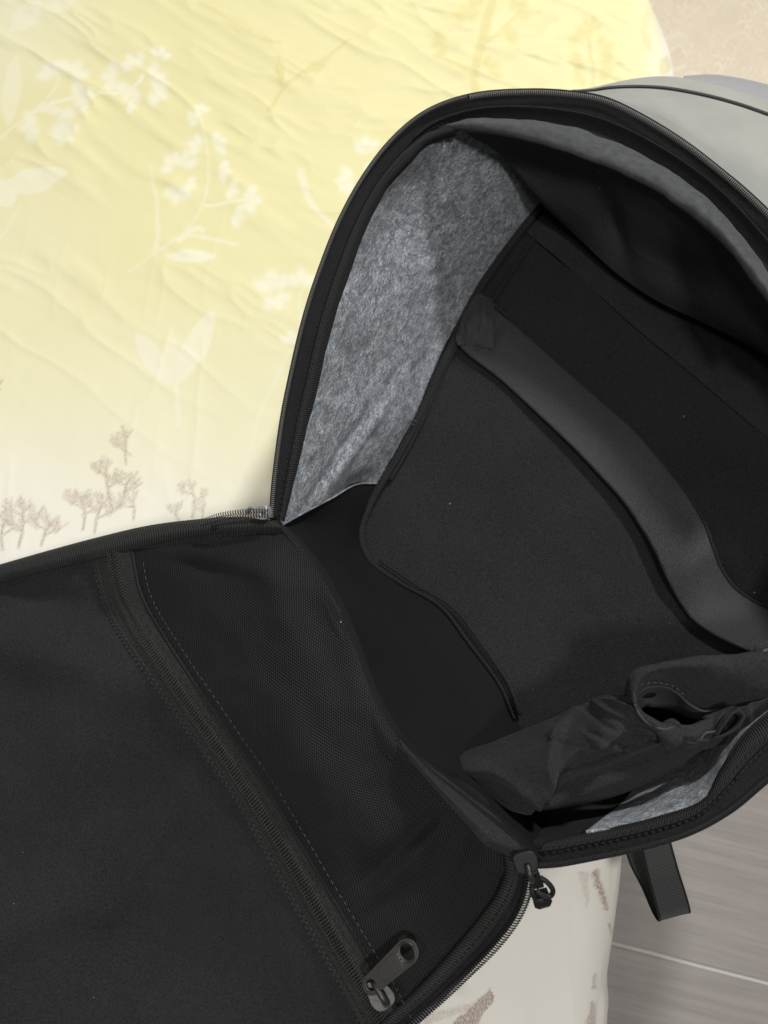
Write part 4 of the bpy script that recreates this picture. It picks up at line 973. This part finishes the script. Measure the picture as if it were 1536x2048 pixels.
plate('pull_inset', [[(x*k, y*k) for x, y in [(28,-11),(36,-13),(66,-15),(72,-12),(73,12),(66,15),(36,13),(28,11),(24,4),(24,-4)]]], .0001, .0002, M['metal'], sl, o2 + bz*.0056, bx, by, bz)
fc_ = bpy.data.curves.new('lettering', 'FONT'); fc_.body = 'YKK'; fc_.size = .0034; fc_.extrude = .00025; fc_.align_x = 'CENTER'; fc_.align_y = 'CENTER'
t = bpy.data.objects.new('t', fc_); COL.objects.link(t); bpy.context.view_layer.update()
me = bpy.data.meshes.new_from_object(t.evaluated_get(bpy.context.evaluated_depsgraph_get())); bpy.data.objects.remove(t)
v = np.zeros(len(me.vertices)*3); me.vertices.foreach_get('co', v); v = v.reshape(-1, 3)
w = o2 + bz*.0056 + bx*L2_*.80 + v[:, :1]*(-by) + v[:, 1:2]*bx + v[:, 2:]*bz
w = o2 + bz*.0058 + bx*79*k*.97 + v[:, :1]*(-by) + v[:, 1:2]*bx*.8 + v[:, 2:]*bz
me.vertices.foreach_set('co', w.reshape(-1)); me.update(); link(me, 'lettering', M['letter'], sl)

# 2. slider and broken-loop pull at the right hinge corner
o3, cx, cy, cz, _ = frame_at((1052,1722,.20), (1072,1790,.195)); k3 = .00028
sb = [tuple(p) for p in cr(np.array([(-18,-24),(-4,-26),(14,-24),(22,-14),(22,12),(12,22),(-6,24),(-18,18)], float)*k3*.8, 48, True)]
s2_ = plate('corner_slider', [sb], .0012, .0008, M['plastic'], bag, o3, cx, cy, cz); s2_['label'] = 'black slider at the right end of the main zipper, pull hanging down'
hk_ = np.array([o3 + cx*x*k3 + cz*z for x, z in ((4, .003), (14, .0052), (28, .0045), (36, .001))]); tube('slider_hook', cr(hk_, 24), .0016, M['metal'], s2_, 10)
pa, pxv, pyv, pzv, PL = frame_at((1066,1744,.192), (1086,1806,.180)); kk = .00028
plate('pull_link', [[(x*kk, y*kk) for x, y in [(0,-8),(26,-12),(34,-14),(36,10),(28,11),(0,9)]], oval(8*kk, 0, 5*kk, 4*kk, 20)[::-1]], .0009, .0004, M['plastic'], s2_, pa, pxv, pyv, pzv)
lk = np.array([pa + pxv*x*kk + pyv*y*kk + pzv*z for x, y, z in ((14,10,.001),(26,20,.002),(44,25,.003),(54,18,.003),(46,4,.003),(36,-4,.002))]); 
tube('pull_cord', cr(lk, 40), .0014, M['plastic'], s2_, 8, .6)
lk = np.array([pa + pxv*x*kk + pyv*y*kk + pzv*z for x, y, z in ((30,-12,.001),(42,-13,.002),(56,-10,.002),(60,4,.002))]); tube('pull_cord', cr(lk, 30), .0014, M['plastic'], s2_, 8, .6)
plate('pull_end', [[(x*kk, y*kk) for x, y in [(48,-14),(50,14),(76,16),(84,10),(84,-10),(78,-16)]], oval(74*kk, 0, 2.2*kk, 2.2*kk, 16)[::-1]], .0010, .0005, M['plastic'], s2_, pa - pzv*.0005, pxv, pyv, pzv)
rr = np.array([pa + pzv*.0012 + pxv*x + pyv*y for x, y in oval(74*kk, 0, 6*kk, 6*kk, 24) + [(80*kk, 0)]]); tube('rivet_ring', rr, .0005, M['metal'], s2_, 6)

# 3. left hinge corner: slider and the double run of teeth
o4, dx_, dy_, dz_, _ = frame_at((528,1024,.19), (500,1026,.186)); k4 = .00031
s3_ = plate('corner_slider', [[tuple(p) for p in cr(np.array([(-10,-9),(0,-12),(12,-9),(18,-2),(18,8),(8,12),(-8,12)], float)*k4, 40, True)], oval(0, 2*k4, 5*k4, 6*k4, 20)[::-1]], .0022, .0006, M['pale_metal'], bag, o4, dx_, dy_, dz_)
s3_['label'] = 'pale metal slider at the left end of the main zipper'
gl = np.array([o4 + dx_*x*k4 + dy_*y*k4 + dz_*z for x, y, z in ((16,-4,0),(28,-10,-.001),(38,-9,-.002),(46,0,-.003))]); tube('slider_hook', cr(gl, 20), .0014, M['pale_metal'], s3_, 8)
for dy0, mm in ((0, 'teeth_warm'), (9, 'teeth')):
    c = cr([(536,1022+dy0,.194),(505,1022+dy0,.193),(470,1025+dy0,.190),(440,1030+dy0*.8,.186),(405,1042+dy0*.5,.178)], 80)
    coil('corner_teeth', P2W(c), M['teeth'], bag, pitch=.0016, w=.0012, hh=.0010, lift=.001)
c = cr([(540,1050,.186),(505,1047,.183),(465,1050,.179),(425,1056,.174)], 40); tube('tape_cord', P2W(c), .0028, M['tape'], bag, 10)

# ------------------------------------------------------------------ webbing loop hanging from the right side
lm = ribbed('loop_webbing', (.026, .027, .027), period=.0016, amp=.6)
front = [[(1285,1700,.155),(1300,1760,.13),(1316,1815,.108),(1321,1838,.098)], [(1338,1690,.155),(1354,1742,.13),(1372,1795,.11),(1379,1818,.10)]]
A = cr([(1283,1690,.16),(1297,1750,.132),(1312,1806,.110),(1319,1834,.098),(1318,1841,.090),(1308,1826,.086),(1286,1776,.09),(1262,1728,.105),(1250,1690,.12)], 120)
B = cr([(1338,1680,.16),(1354,1738,.132),(1371,1792,.110),(1378,1818,.098),(1379,1825,.090),(1372,1812,.082),(1362,1770,.085),(1342,1720,.10),(1326,1680,.115)], 120)
t = np.linspace(0, 1, 16)[:, None, None]; G = P2W(A[None]*(1-t) + B[None]*t)
lo_ = patch('webbing_loop', G, lm, bag, .0013, 0)
tube('webbing_edge', P2W(A), .0009, M['tape'], lo_, 8); tube('webbing_edge', P2W(B), .0009, M['tape'], lo_, 8)
print('tris', sum(len(o.data.polygons)*2 for o in bpy.data.objects if o.type == 'MESH'))
